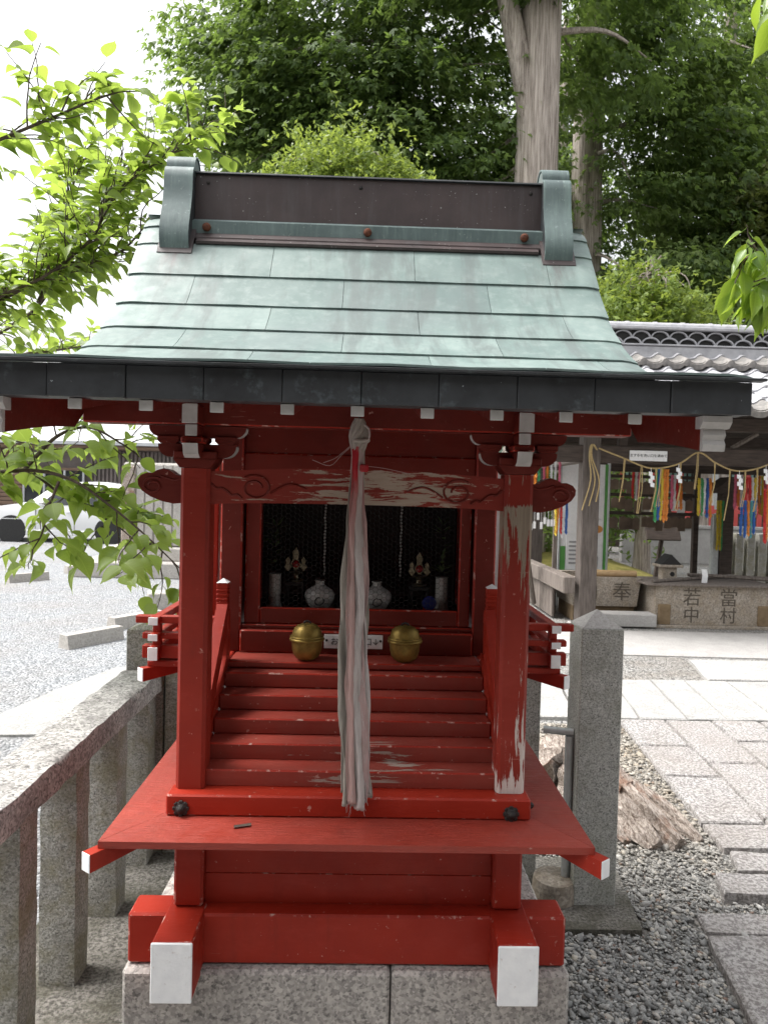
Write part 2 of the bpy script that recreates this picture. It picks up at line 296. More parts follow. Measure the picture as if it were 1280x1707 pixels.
# ------------------------------------------------------------------ mesh builder
class B:
    def __init__(s): s.v = []; s.f = []; s.mi = []; s.m = 0
    def add(s, vs, fs, m=None):
        o = len(s.v); s.v += [tuple(v) for v in vs]
        for i, f in enumerate(fs):
            s.f.append(tuple(o+k for k in f)); s.mi.append(s.m if m is None else (m[i] if isinstance(m, (list, tuple)) else m))
        return s
    def box(s, x0, x1, y0, y1, z0, z1, b=.003, T=None, m=None):
        lo = (min(x0, x1), min(y0, y1), min(z0, z1)); hi = (max(x0, x1), max(y0, y1), max(z0, z1))
        b = min(b, *[(hi[i]-lo[i])*.45 for i in range(3)])
        vs = []; idx = {}
        for cx in (0, 1):
            for cy in (0, 1):
                for cz in (0, 1):
                    cs = (cx, cy, cz)
                    for a in range(3):
                        p = []
                        for k in range(3):
                            e = hi[k] if cs[k] else lo[k]
                            p.append(e if k == a else e + (-b if cs[k] else b))
                        idx[cs, a] = len(vs); vs.append(p)
        fs = []
        for a in range(3):
            u_, v_ = (a+1) % 3, (a+2) % 3
            for sgn in (0, 1):
                q = []
                for (i, j) in ((0, 0), (1, 0), (1, 1), (0, 1)):
                    c_ = [0, 0, 0]; c_[a] = sgn; c_[u_] = i; c_[v_] = j; q.append(idx[tuple(c_), a])
                fs.append(q if sgn else q[::-1])
        if b > 0:
            for c_ in range(3):
                a, d = (c_+1) % 3, (c_+2) % 3
                for sa in (0, 1):
                    for sd_ in (0, 1):
                        k0 = [0, 0, 0]; k0[a] = sa; k0[d] = sd_; k1 = list(k0); k1[c_] = 1
                        q = [idx[tuple(k0), a], idx[tuple(k0), d], idx[tuple(k1), d], idx[tuple(k1), a]]
                        fs.append(q if (sa ^ sd_) == 0 and True else q[::-1])
            for cx in (0, 1):
                for cy in (0, 1):
                    for cz in (0, 1):
                        q = [idx[(cx, cy, cz), a] for a in range(3)]
                        fs.append(q if (cx+cy+cz) % 2 else q[::-1])
        if T is not None: vs = [T @ Vector(p) for p in vs]
        return s.add(vs, fs, m)
    def prism(s, poly, axis, a0, a1, m=None, em=None, T=None):
        """poly: 2D points; axis 0: (y,z), 1: (x,z), 2: (x,y)"""
        n = len(poly); vs = []
        for a in (a0, a1):
            for (p, q) in poly:
                vs.append((a, p, q) if axis == 0 else (p, a, q) if axis == 1 else (p, q, a))
        fs = [tuple(range(n)), tuple(range(2*n-1, n-1, -1))]; mm = [m if m is not None else s.m]*2
        for i in range(n):
            j = (i+1) % n; fs.append((i, i+n, j+n, j)); mm.append((em or {}).get(i, m if m is not None else s.m))
        if T is not None: vs = [T @ Vector(p) for p in vs]
        return s.add(vs, fs, mm)
    def tube(s, pts, rad, n=8, cap=True, m=None):
        pts = [Vector(p) for p in pts]; k = len(pts)
        if not isinstance(rad, (list, tuple)): rad = [rad]*k
        vs = []; ref = None
        for i in range(k):
            t = (pts[min(i+1, k-1)]-pts[max(i-1, 0)]).normalized()
            if ref is None: ref = t.orthogonal()
            ref = (ref - t*ref.dot(t)).normalized(); bi = t.cross(ref)
            for j in range(n):
                a = 2*math.pi*j/n; vs.append(pts[i] + (ref*math.cos(a) + bi*math.sin(a))*rad[i])
        fs = [(i*n+j, i*n+(j+1) % n, (i+1)*n+(j+1) % n, (i+1)*n+j) for i in range(k-1) for j in range(n)]
        if cap: fs += [tuple(range(n-1, -1, -1)), tuple((k-1)*n+j for j in range(n))]
        return s.add(vs, fs, m)
    def lathe(s, prof, c=(0, 0, 0), n=24, m=None, T=None):
        vs = []; k = len(prof)
        for r, z in prof:
            for j in range(n):
                a = 2*math.pi*j/n; vs.append(Vector((c[0]+r*math.cos(a), c[1]+r*math.sin(a), c[2]+z)))
        fs = [(i*n+j, i*n+(j+1) % n, (i+1)*n+(j+1) % n, (i+1)*n+j) for i in range(k-1) for j in range(n)]
        fs += [tuple(range(n-1, -1, -1)), tuple((k-1)*n+j for j in range(n))]
        if T is not None: vs = [T @ p for p in vs]
        return s.add(vs, fs, m)
    def grid(s, P, m=None):
        k = len(P); n = len(P[0]); vs = [p for r_ in P for p in r_]
        return s.add(vs, [(i*n+j, i*n+j+1, (i+1)*n+j+1, (i+1)*n+j) for i in range(k-1) for j in range(n-1)], m)
    def mesh(s, name, mats, smooth=False):
        me = bpy.data.meshes.new(name); me.from_pydata(s.v, [], s.f)
        for m in (mats if isinstance(mats, (list, tuple)) else [mats]): me.materials.append(MT[m] if isinstance(m, str) else m)
        me.polygons.foreach_set('material_index', s.mi)
        bm = bmesh.new(); bm.from_mesh(me); bmesh.ops.recalc_face_normals(bm, faces=bm.faces); bm.to_mesh(me); bm.free()
        if smooth:
            me.polygons.foreach_set('use_smooth', [True]*len(me.polygons))
            try: me.set_sharp_from_angle(angle=R(smooth if smooth is not True else 40))
            except Exception: pass
        return me
    def build(s, name, mats, parent=None, smooth=False, **tags):
        return put(name, s.mesh(name, mats, smooth), parent, **tags)
def put(name, me, parent=None, loc=None, rot=None, scale=None, label=None, category=None, group=None, kind=None):
    o = bpy.data.objects.new(name, me); COL.objects.link(o)
    if loc is not None: o.location = loc
    if rot is not None: o.rotation_euler = rot
    if scale is not None: o.scale = scale if isinstance(scale, (tuple, list)) else (scale,)*3
    if parent is not None:
        o.parent = parent
        base = WORLD[parent.name]
        o.matrix_parent_inverse = base.inverted()
    WORLD[o.name] = Matrix.LocRotScale(o.location, o.rotation_euler, o.scale)
    if label: o['label'] = label
    if category: o['category'] = category
    if group: o['group'] = group
    if kind: o['kind'] = kind
    return o
WORLD = {}
def thing(name, loc, label, category, group=None):
    return put(name, None, None, loc=loc, label=label, category=category, group=group)
def arc(cx, cy, r, a0, a1, n, ry=None):
    return [(cx+r*math.cos(R(a0+(a1-a0)*i/n)), cy+(ry or r)*math.sin(R(a0+(a1-a0)*i/n))) for i in range(n+1)]
def text_mesh(txt, size, name, mat, extrude=.001):
    cu = bpy.data.curves.new(name, 'FONT'); cu.body = txt; cu.size = size; cu.extrude = extrude
    cu.align_x = 'CENTER'; cu.align_y = 'CENTER'; cu.resolution_u = 2
    o = bpy.data.objects.new(name, cu); COL.objects.link(o)
    bpy.context.view_layer.update()
    me = bpy.data.meshes.new_from_object(o.evaluated_get(bpy.context.evaluated_depsgraph_get()))
    bpy.data.objects.remove(o); me.materials.clear(); me.materials.append(MT[mat]); me.name = name
    return me
def catmull(pts, n=6):
    pts = [Vector(p) for p in pts]; P = [pts[0]*2-pts[1]] + pts + [pts[-1]*2-pts[-2]]; out = []
    for i in range(1, len(P)-2):
        for k in range(n):
            t = k/n; a, b, c, d = P[i-1], P[i], P[i+1], P[i+2]
            out.append(.5*((2*b)+(c-a)*t+(2*a-5*b+4*c-d)*t*t+(3*b-a-3*c+d)*t**3))
    out.append(pts[-1]); return out
def inst(name, tv, tf, rot, tr, sc, mat, parent=None, tone=None, smooth=False, **tags):
    """join k transformed copies of a template (numpy) into one mesh; rot (k,3,3)"""
    k = len(tr); n = len(tv); fl = len(tf[0])
    V = np.einsum('kij,nj->kni', rot, tv)*np.asarray(sc).reshape(k, 1, -1) + tr[:, None, :]
    F = (np.asarray(tf)[None] + (np.arange(k)*n)[:, None, None]).reshape(-1)
    me = bpy.data.meshes.new(name); me.vertices.add(k*n); me.vertices.foreach_set('co', V.reshape(-1).astype(np.float32))
    nf = k*len(tf); me.loops.add(nf*fl); me.loops.foreach_set('vertex_index', F.astype(np.int32))
    me.polygons.add(nf); me.polygons.foreach_set('loop_start', (np.arange(nf)*fl).astype(np.int32))
    try: me.polygons.foreach_set('loop_total', np.full(nf, fl, np.int32))
    except Exception: pass
    if tone is not None:
        a = me.attributes.new('tone', 'FLOAT', 'POINT'); a.data.foreach_set('value', np.repeat(tone, n).astype(np.float32))
    me.materials.append(MT[mat]); me.update(calc_edges=True); me.validate()
    if smooth: me.polygons.foreach_set('use_smooth', [True]*nf)
    return put(name, me, parent, **tags)
def basis(fwd, upv):
    """(k,3,3) with columns right, fwd, up"""
    f = fwd/np.linalg.norm(fwd, axis=1, keepdims=True)
    r = np.cross(f, upv); r /= np.linalg.norm(r, axis=1, keepdims=True)+1e-9
    u = np.cross(r, f); return np.stack([r, f, u], 2)

# ================================================================== SETTING
B().add([(-400, -60, 0), (400, -60, 0), (400, 900, 0), (-400, 900, 0)], [(0, 1, 2, 3)]).build('ground', 'gravel', kind='structure')
B().add([(-60, -5, .004), (-.99, -5, .004), (-.99, 3.05, .004), (.6, 3.3, .004), (.6, 40, .004), (-60, 40, .004)], [(0, 1, 2, 3, 4, 5)]).build('parking_lot', 'gravel_lot', kind='structure')
P = []
for i in range(41):
    x = -420+i*14; hgt = 74+26*math.sin(i*.55)+12*math.sin(i*1.7+1)
    P.append([(x, 560, -2), (x, 600, hgt*.7), (x, 640, hgt+10), (x, 760, hgt+18)])
B().grid(P).build('hills', plain('hill_forest', (.05, .08, .06), (.09, .12, .09), .9, .05), kind='structure', smooth=180)
B().box(-1.08, -.52, -1, 3.1, -.05, .03, .004).build('fence_footing', 'kerb', kind='structure')

# ================================================================== STONE PLINTH
pl = thing('stone_plinth', (0, 1.6, 0), 'grey granite block plinth carrying the small red shrine', 'plinth')
for (a, b_) in ((-.508, .104), (.1075, .52)):
    B().box(a, b_, 1.60, 2.05, .0, .446, .008).build('stone', 'granite', pl)
B().box(-.508, .52, 2.053, 2.62, 0, .445, .008).build('stone', 'granite', pl)

# ================================================================== SHRINE
sh = thing('shrine', (0, 1.6, .446), 'small red wooden shrine with green copper roof on the granite plinth', 'shrine')
def part(name, mat='red', parent=None, smooth=False, fn=None, **k):
    b = B(); fn(b); return b.build(name, mat, parent or sh, smooth, **k)
def bx(name, x0, x1, y0, y1, z0, z1, mat='red', b=.003, parent=None):
    if mat.startswith('red'): return B().box(x0, x1, y0, y1, z0, z1, b, None, [0]*6+[1]*20).build(name, [mat, 'red_edge'], parent or sh)
    return B().box(x0, x1, y0, y1, z0, z1, b).build(name, mat, parent or sh)
# ground beams
bx('cross_beam', -.502, .512, 1.62, 1.70, .449, .566, b=.005)
bx('cross_beam', -.502, .512, 2.42, 2.50, .449, .566, b=.005)
for x in (-.372, .378):
    gb = bx('ground_beam', x-.044, x+.044, 1.513, 2.58, .4475, .5685, b=.004)
    bx('painted_end', x-.0445, x+.0445, 1.508, 1.514, .436, .5685, 'white', .002, gb)
    bx('beam_foot', x-.043, x+.043, 1.5145, 1.6, .436, .449, 'red', .002, gb)
# lower posts and boards
for x in (-.371, .377):
    bx('lower_post', x-.034, x+.034, 1.641, 1.709, .569, .784, b=.006)
    bx('lower_post', x-.034, x+.034, 2.38, 2.448, .569, .784, b=.006)
    bx('side_board', x-.006, x+.006, 1.709, 2.38, .566, .784)
for i, (a, b_) in enumerate(((.566, .638), (.6385, .711), (.7115, .784))):
    bx('front_board', -.337, .343, 1.667+.0006*i, 1.685, a, b_, b=.0012)
# hama platform with mitred boards
def hama(b):
    b.prism([(-.523, 1.487), (.529, 1.487), (.40, 1.66), (-.394, 1.66)], 2, .785, .800)
part('platform_board', 'red_hama', fn=hama)
for sx in (-1, 1):
    xo, xi = (-.5245, -.3955) if sx < 0 else (.5305, .4015)
    part('platform_board', 'red_hama', fn=lambda b: b.prism([(xo, 1.4885), (xi, 1.661), (xi, 2.45), (xo, 2.45)], 2, .7846, .7994))
    # diagonal corner bracket
    T = Matrix.Translation((xo-.0*sx, 1.4885, .766)) @ Matrix.Rotation(R(36.8*sx), 4, 'Z')
    br = part('corner_bracket', 'red', fn=lambda b: b.prism([(-.026, -.020), (-.026, .0185), (.25, .0185), (.25, -.004)], 0, -.0135, .0135, T=T))
    part('painted_end', 'white', br, fn=lambda b: b.box(-.0138, .0138, -.028, -.0255, -.0202, .0187, .001, T=T))
# stair sill, nails
sill = bx('stair_sill', -.417, .419, 1.608, 1.668, .8005, .849, b=.004)
def nail(b, x, y, z, s=1, ax=1):
    T = Matrix.Translation((x, y, z)) @ (Matrix.Rotation(R(90), 4, 'X') if ax == 1 else Matrix.Rotation(R(90), 4, 'Y'))
    pr = []
    b.lathe([(.0165*s, 0), (.0165*s, .002), (.010*s, .0055), (.0095*s, .006), (.0085*s, .010), (.004*s, .0135), (.0005, .0145)], n=12, T=T)
    for k in range(8):
        a = k*math.pi/4; TT = T @ Matrix.Rotation(a, 4, 'Z')
        b.box(.009*s, .0185*s, -.0042*s, .0042*s, 0, .0042, .001, T=TT)
part('iron_rosette', 'iron', sill, fn=lambda b: nail(b, -.382, 1.608, .8185))
part('iron_rosette', 'iron', sill, fn=lambda b: nail(b, .373, 1.608, .8165))
part('iron_rosette', 'iron', sill, fn=lambda b: nail(b, .419, 1.64, .823, .8, 0))
# steps
YS = [1.662, 1.730, 1.797, 1.863, 1.930]; ZS = [.8875, .926, .966, 1.0076, 1.049]
for i in range(5):
    yb = YS[i+1]+.012 if i < 4 else 1.995
    st = bx('step', -.352, .356, YS[i], yb, ZS[i]-.0405, ZS[i], 'red_step', .0035)
bx('floor_board', -.352, .356, 1.972, 2.14, 1.052, 1.0695, 'red_step', .003)
bx('riser_board', -.352, .356, 1.990, 2.000, 1.02, 1.052)
# stringers and handrails with newel posts
for sx in (-1, 1):
    xc = -.3665 if sx < 0 else .3705
    part('stair_stringer', fn=lambda b: b.prism([(1.672, .849), (1.672, .90), (1.985, 1.10), (2.0, 1.10), (2.0, 1.0), (1.75, .849)], 0, xc-.014, xc+.014))
    nx = -.370 if sx < 0 else .381
    def newel(b):
        b.box(nx-.0185, nx+.0185, 1.963, 2.0, 1.05, 1.212, .002)
        b.box(nx-.0160, nx+.0160, 1.9655, 1.9975, 1.212, 1.234, .002)
        for k, z in enumerate((1.234, 1.2465, 1.259)): 
            b.box(nx-.0145, nx+.0145, 1.967, 1.996, z, z+.0045, .001); b.box(nx-.0163, nx+.0163, 1.9652, 1.9978, z+.0045, z+.0125, .0025)
        b.box(nx-.0155, nx+.0155, 1.966, 1.997, 1.2715, 1.288, .001)
    nw = part('newel_post', fn=newel)
    part('painted_cap', 'white', nw, fn=lambda b: b.add([(nx-.0165, 1.9645, 1.288), (nx+.0165, 1.9645, 1.288), (nx+.0165, 1.998, 1.288), (nx-.0165, 1.998, 1.288), (nx, 1.981, 1.300)], [(3, 2, 1, 0), (0, 1, 4), (1, 2, 4), (2, 3, 4), (3, 0, 4)]))
    # handrail: straight sloping board, lower end runs to the post foot
    def rail(b, dz, hh, xw):
        y0, z0, y1, z1 = 1.70, .945, 1.966, 1.195
        b.prism([(y0, z0+dz), (y0, z0+dz+hh), (y1-.012, z1+dz+hh), (y1, z1+dz+hh-.008), (y1, z1+dz)], 0, xc-xw, xc+xw)
    part('handrail', fn=lambda b: rail(b, 0, .036, .0145))
    part('handrail', fn=lambda b: rail(b, -.058, .026, .010))
    part('baluster', fn=lambda b: b.box(xc-.009, xc+.009, 1.80, 1.818, .96, 1.03, .001))
# front posts (chamfered)
def cham_post(b, x, y0, y1, z0, z1, hw=.0335, c=.008, m=None):
    p = [(x-hw+c, y0), (x+hw-c, y0), (x+hw, y0+c), (x+hw, y1-c), (x+hw-c, y1), (x-hw+c, y1), (x-hw, y1-c), (x-hw, y0+c)]
    b.prism(p, 2, z0, z1)
part('front_post', 'red_lpost', fn=lambda b: cham_post(b, -.3715, 1.64, 1.707, .8495, 1.594))
part('front_post', 'red_post', fn=lambda b: cham_post(b, .3765, 1.64, 1.707, .8495, 1.598), label='front post with peeling paint and bare grey wood')
# tie beam (koryo) with noses
def koryo(b):
    n = 16; top = []; bot = []
    for i in range(n+1):
        t = i/n; x = -.338+.681*t; a = 4*t*(1-t)
        top.append((x, 1.588+.013*a)); bot.append((x, 1.512+.007*a**.6 if 0 < t < 1 else 1.512))
    b.prism(top + bot[::-1], 1, 1.652, 1.70)
kb = part('tie_beam', 'red_beam', fn=koryo, smooth=30, label='arched tie beam with peeling red paint')
def swirl(b, cx, cz, y, sc, sx, r=.0028):
    pts = []
    for i in range(26):
        a = i/25*2*math.pi*1.35; rr = .034*(1-.62*i/25)
        pts.append((cx+sx*math.cos(a+.9)*rr*sc*1.25, y, cz+math.sin(a+.9)*rr*sc))
    b.tube(pts, r, 5)
for sx in (-1, 1):
    def carve(b):
        cx = sx*.235
        swirl(b, cx, 1.552, 1.6515, .92, sx)
        pts = [(cx+sx*(.03+.012*i)*1, 1.6515, 1.527+.0052*i+.004*math.sin(i*2.2)) for i in range(7)]
        b.tube(catmull(pts, 3), .003, 5)
        b.tube(catmull([(cx-sx*.035, 1.6515, 1.54), (cx-sx*.06, 1.6515, 1.556), (cx-sx*.085, 1.6515, 1.563), (cx-sx*.12, 1.6515, 1.552)], 4), [.0028]*12+[.001], 5)
    part('carved_scroll', 'red_eave_shade', kb, fn=carve)
    # nose beyond the post
    x0 = sx*.4055 + .003
    oc = [(0, 1.513), (.022, 1.511), (.050, 1.517), (.075, 1.527), (.094, 1.540), (.103, 1.553), (.104, 1.566), (.097, 1.576), (.082, 1.582), (.070, 1.5815), (.060, 1.588), (.044, 1.5925), (.030, 1.588), (.018, 1.579), (.008, 1.577), (0, 1.579)]
    ns = part('beam_nose', ['red_eave_shade', 'white_eave_shade'], kb, fn=lambda b: b.prism([(x0+sx*px_, pz) for px_, pz in oc], 1, 1.655, 1.70, em={i: 1 for i in range(1, 13)}), smooth=30)
    def carve2(b):
        swirl(b, x0+sx*.068, 1.552, 1.6545, .60, -sx, .003)
        b.tube(catmull([(x0+sx*.003, 1.6545, 1.571), (x0+sx*.018, 1.6545, 1.566), (x0+sx*.036, 1.6545, 1.57), (x0+sx*.052, 1.6545, 1.575)], 4), .0025, 5)
    part('carved_scroll', 'red_eave_shade', ns, fn=carve2)
# bracket sets on the posts
def arm_poly(xc, hl, z0, z1, r):
    p = []
    for a in arc(xc-hl+r, z0+r*.9, r, 180, 270, 6, r*.9): p.append(a)
    for a in arc(xc+hl-r, z0+r*.9, r, 270, 360, 6, r*.9): p.append(a)
    p += [(xc+hl, z1), (xc-hl, z1)]
    return p
WE = {i: 1 for i in list(range(0, 6))+list(range(7, 13))}
for x in (-.3715, .3765):
    zt = 1.595 if x < 0 else 1.599
    bs_ = part('bearing_block', 'red_eave_shade', fn=lambda b: (b.prism([(x-.034, zt), (x+.034, zt), (x+.049, zt+.020), (x-.049, zt+.020)], 1, 1.634, 1.712), b.box(x-.049, x+.049, 1.6345, 1.7115, zt+.0202, zt+.038, .002)))
    part('bracket_arm', ['red_eave_shade', 'white_eave_shade'], fn=lambda b: b.prism(arm_poly(x, .090, 1.619, 1.650, .030), 1, 1.657, 1.692, em=WE), smooth=30)
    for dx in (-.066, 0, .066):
        part('bracket_block', 'red_eave_shade', fn=lambda b: (b.prism([(x+dx-.017, 1.6502), (x+dx+.017, 1.6502), (x+dx+.025, 1.6575), (x+dx-.025, 1.6575)], 1, 1.652, 1.697), b.box(x+dx-.025, x+dx+.025, 1.652, 1.697, 1.6577, 1.668, .001)))
    part('bracket_arm', ['red_eave_shade', 'white_eave_shade'], fn=lambda b: b.prism(arm_poly(x, .112, 1.666, 1.6925, .026), 1, 1.659, 1.690, em=WE), smooth=30)
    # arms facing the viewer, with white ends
    fa = part('projecting_arm', 'red_eave_shade', fn=lambda b: b.prism([(1.655, 1.617), (1.612, 1.619), (1.598, 1.626), (1.590, 1.648), (1.655, 1.648)], 0, x-.0165, x+.0165))
    part('painted_end', 'white_eave_shade', fa, fn=lambda b: b.prism([(1.6115, 1.6165), (1.597, 1.6245), (1.5885, 1.6485), (1.5905, 1.6485), (1.599, 1.6265), (1.613, 1.619)], 0, x-.0168, x+.0168))
    fb = bx('projecting_arm', x-.013, x+.013, 1.60, 1.66, 1.6655, 1.6905, mat='red_eave_shade', b=.002)
    bx('painted_end', x-.0132, x+.0132, 1.597, 1.6005, 1.6652, 1.6908, 'white_eave_shade', .001, fb)
    bx('bracket_block', x-.025, x+.025, 1.604, 1.65, 1.6495, 1.664, mat='red_eave_shade', b=.003)
    fc = bx('projecting_arm', x-.0165, x+.0165, 1.585, 1.68, 1.6925, 1.735, mat='red_eave_shade', b=.002)
    bx('painted_end', x-.0168, x+.0168, 1.5815, 1.5855, 1.692, 1.7355, 'white_eave_shade', .001, fc)
# purlin
bx('purlin', -.632, .637, 1.648, 1.704, 1.6945, 1.755, mat='red_eave_shade', b=.003)
# body
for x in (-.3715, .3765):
    bx('body_pillar', x-.032, x+.032, 2.09, 2.154, 1.0695, 1.86, mat='red_eave_shade', b=.005)
    bx('body_pillar', x-.032, x+.032, 2.50, 2.564, 1.0695, 1.86, mat='red_eave_shade', b=.005)
    bx('side_wall', x-.006, x+.006, 2.154, 2.50, 1.0695, 1.86, 'red_eave_shade')
    bx('side_lining', x-.006-(.004 if x > 0 else -.012), x+.006-(.012 if x > 0 else -.004), 2.155, 2.50, 1.185, 1.80, 'inner_shade')  # thin inner sheets carrying the painted interior shade
bx('back_wall', -.34, .345, 2.52, 2.535, 1.0695, 1.86, 'inner_shade')
bx('ceiling_board', -.34, .345, 2.10, 2.52, 1.80, 1.812, 'inner_shade')
bx('body_lintel', -.3395, .3445, 2.10, 2.15, 1.575, 1.655, mat='red_eave_shade', b=.003)
bx('body_lintel', -.3395, .3445, 2.108, 2.13, 1.655, 1.80, mat='red_eave_shade', b=.003)
bx('body_sill', -.3395, .3445, 2.078, 2.125, 1.0705, 1.137, mat='red_eave_shade', b=.004)
bx('body_sill', -.3395, .3445, 2.098, 2.13, 1.137, 1.150, mat='red_eave_shade', b=.003)
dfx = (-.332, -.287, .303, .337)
bx('door_frame', dfx[0], dfx[1], 2.108, 2.13, 1.150, 1.575, mat='red_eave_shade', b=.004)
bx('door_frame', dfx[2], dfx[3], 2.108, 2.13, 1.150, 1.575, mat='red_eave_shade', b=.004)
bx('door_frame', dfx[1], dfx[2], 2.1095, 2.13, 1.150, 1.199, mat='red_eave_shade', b=.004)
bx('door_frame', dfx[1], dfx[2], 2.1095, 2.13, 1.548, 1.575, mat='red_eave_shade', b=.004)
bx('altar_shelf', -.325, .33, 2.132, 2.5, 1.165, 1.185, 'inner_shade')
# chicken wire
def wire(b):
    a = .0088; h = a*math.sqrt(3); y = 2.117
    x0, x1, z0, z1 = -.288, .304, 1.197, 1.55
    seen = set(); i = 0
    x = x0
    while x < x1:
        z = z0 - (h/2 if i % 2 else 0)
        while z < z1:
            v = [(x+a*math.cos(R(60*k)), z+a*math.sin(R(60*k))) for k in range(6)]
            for k in (0, 1, 2):
                p, q = v[k], v[k+1]
                if min(p[0], q[0]) < x0 or max(p[0], q[0]) > x1 or min(p[1], q[1]) < z0 or max(p[1], q[1]) > z1: continue
                b.tube([(p[0], y, p[1]), (q[0], y, q[1])], .00055, 3, False)
            z += h
        x += 1.5*a; i += 1
part('wire_mesh', 'wire', fn=wire)
# side screens behind the veranda
for x, mm in ((-.4825, 'red'), (.468, 'white')):
    bx('side_screen', x-.0135, x+.0135, 2.38, 2.44, 1.07, 1.68, mm, .003)
# veranda and railings at both sides
for sx in (-1, 1):
    c = .003
    X = lambda v: sx*v + c
    bx('veranda_board', X(.357), X(.572), 1.955, 2.55, 1.054, 1.071, b=.003)
    T = Matrix.Translation((X(.565), 1.962, 1.034)) @ Matrix.Rotation(R(40*sx), 4, 'Z')
    vb = part('veranda_bracket', fn=lambda b: b.prism([(-.03, -.016), (-.03, .0195), (.28, .0195), (.28, -.002)], 0, -.012, .012, T=T))
    part('painted_end', 'white', vb, fn=lambda b: b.box(-.0125, .0125, -.0325, -.0295, -.0165, .020, .001, T=T))
    nx_ = .388
    for k, (z0, z1, out, w) in enumerate(((1.0765, 1.112, .588, .013), (1.130, 1.1475, .588, .0125), (1.173, 1.1935, .607, .0125))):
        # across the front
        bx('front_rail', X(nx_), X(out), 1.972-w, 1.972+w, z0, z1, b=.002)
        # along the side; the front end is painted white
        xs = .550
        sr = bx('side_rail', X(xs-w), X(xs+w), 1.93, 2.52, z0+.0006, z1+.0006, b=.002)
        bx('painted_end', X(xs-w-.0003), X(xs+w+.0003), 1.9275, 1.9305, z0+.0003, z1+.0009, 'white', .001, sr)
    for yy in (1.972, 2.22, 2.47):
        bx('rail_post', X(.550-.011), X(.550+.011), yy-.011, yy+.011, 1.071, 1.172, b=.002)
    for yy in (2.09, 2.35):
        bx('rail_strut', X(.550-.007), X(.550+.007), yy-.007, yy+.007, 1.1125, 1.130, b=.001)
# ---------------- roof
PR = [(1.236, 1.766), (1.34, 1.781), (1.45, 1.799), (1.58, 1.822), (1.70, 1.850), (1.84, 1.917), (1.99, 2.022), (2.10, 2.135), (2.19, 2.258), (2.25, 2.337), (2.295, 2.388), (2.33, 2.415)]
SP = [Vector((0, y, z)) for y, z in PR]; SP = catmull(SP, 10)
AL = [0.0]
for i in range(1, len(SP)): AL.append(AL[-1]+(SP[i]-SP[i-1]).length)
def rp(s):
    s = max(0, min(AL[-1]-1e-6, s))
    for i in range(1, len(AL)):
        if AL[i] >= s:
            t = (s-AL[i-1])/(AL[i]-AL[i-1]); p = SP[i-1].lerp(SP[i], t); d = (SP[i]-SP[i-1]).normalized()
            return p, Vector((0, -d.z, d.y))
def srf(y0):                      # roof height and arc length at depth y
    for i in range(1, len(SP)):
        if SP[i].y >= y0: return AL[i-1], SP[i-1].z+(SP[i].z-SP[i-1].z)*(y0-SP[i-1].y)/(SP[i].y-SP[i-1].y)
    return AL[-1], SP[-1].z
RX0, RX1 = -.700, .705
rf = bx('roof', RX0+.02, RX1-.02, 2.30, 2.38, 2.33, 2.395, 'copper_dark')
def deck(b):
    poly = [(p.y, p.z-.008) for p in SP[::4] if p.y > 1.262] + [(2.36, 2.398), (2.60, 2.19), (2.80, 2.03), (3.0, 1.94), (3.0, 1.91), (2.77, 1.99), (2.33, 2.30)]
    poly += [(p.y, p.z-.034) for p in SP[::-4] if p.y > 1.268]
    nt_ = len([p for p in SP[::4] if p.y > 1.262])+4
    b.prism(poly, 0, RX0+.016, RX1-.016, em={i: 1 for i in range(nt_)})
part('roof_deck', ['red_eave_shade', 'copper_dark'], rf, fn=deck)
s_top = srf(2.218)[0]
n_rows = 8; hrow = s_top/n_rows
def sheet(s0, s1, xa, xb, k):
    b = B(); top = []; bot = []
    n = 5
    for i in range(n+1):
        t = i/n; s_ = s0+(s1+.006-s0)*t; p, nrm = rp(s_)
        off = .0060*(1-t)+.0006*t
        rowv = []; rowb = []
        cols_ = sorted({xa, xb, xa+(xb-xa)*.33, xa+(xb-xa)*.67}|({xa+.02, xa+.045} if xa < RX0+.01 else set())|({xb-.02, xb-.045} if xb > RX1-.01 else set()))
        for xx in cols_:
            ed = max(0, abs(xx-.0025)-.655)/.047
            wob = .0012*math.sin(xx*23+k*1.7)*(1-t)-.007*ed*ed
            q = p+nrm*(off+wob); rowv.append((xx, q.y, q.z)); q2 = p+nrm*(off+wob-.0042*(1-t)-.0012*t); rowb.append((xx, q2.y, q2.z))
        top.append(rowv); bot.append(rowb)
    b.grid(top); b.grid(bot)
    b.grid([[r_[0] for r_ in top], [r_[0] for r_ in bot]]); b.grid([[r_[-1] for r_ in top], [r_[-1] for r_ in bot]])
    b.grid([top[0], bot[0]])
    return b.build('copper_sheet', 'copper', rf, 25)
JT = [[-.49, -.08, .33], [-.70, -.285, .135, .545], [-.50, -.07, .37], [-.27, .17, .60], [-.47, -.05, .36], [-.26, .155, .57], [-.50, -.06, .365], [-.28, .15, .555]]
for k in range(n_rows):
    xs = [RX0] + [j for j in JT[k % 8] if RX0+.05 < j < RX1-.05] + [RX1]
    for a, b_ in zip(xs[:-1], xs[1:]): sheet(k*hrow, (k+1)*hrow, a+.0007, b_-.0007, k)
for a, b_ in ((RX0, -.54), (.555, RX1)):
    sheet(s_top, srf(2.275)[0], a, b_, 8); sheet(srf(2.275)[0], AL[-1], a, b_, 9)
part('eave_lip', 'copper_dark', rf, fn=lambda b: b.prism([(1.228, 1.7645), (1.229, 1.7605), (1.25, 1.7605), (1.30, 1.772), (1.236, 1.7665)], 0, RX0-.012, RX1+.012))
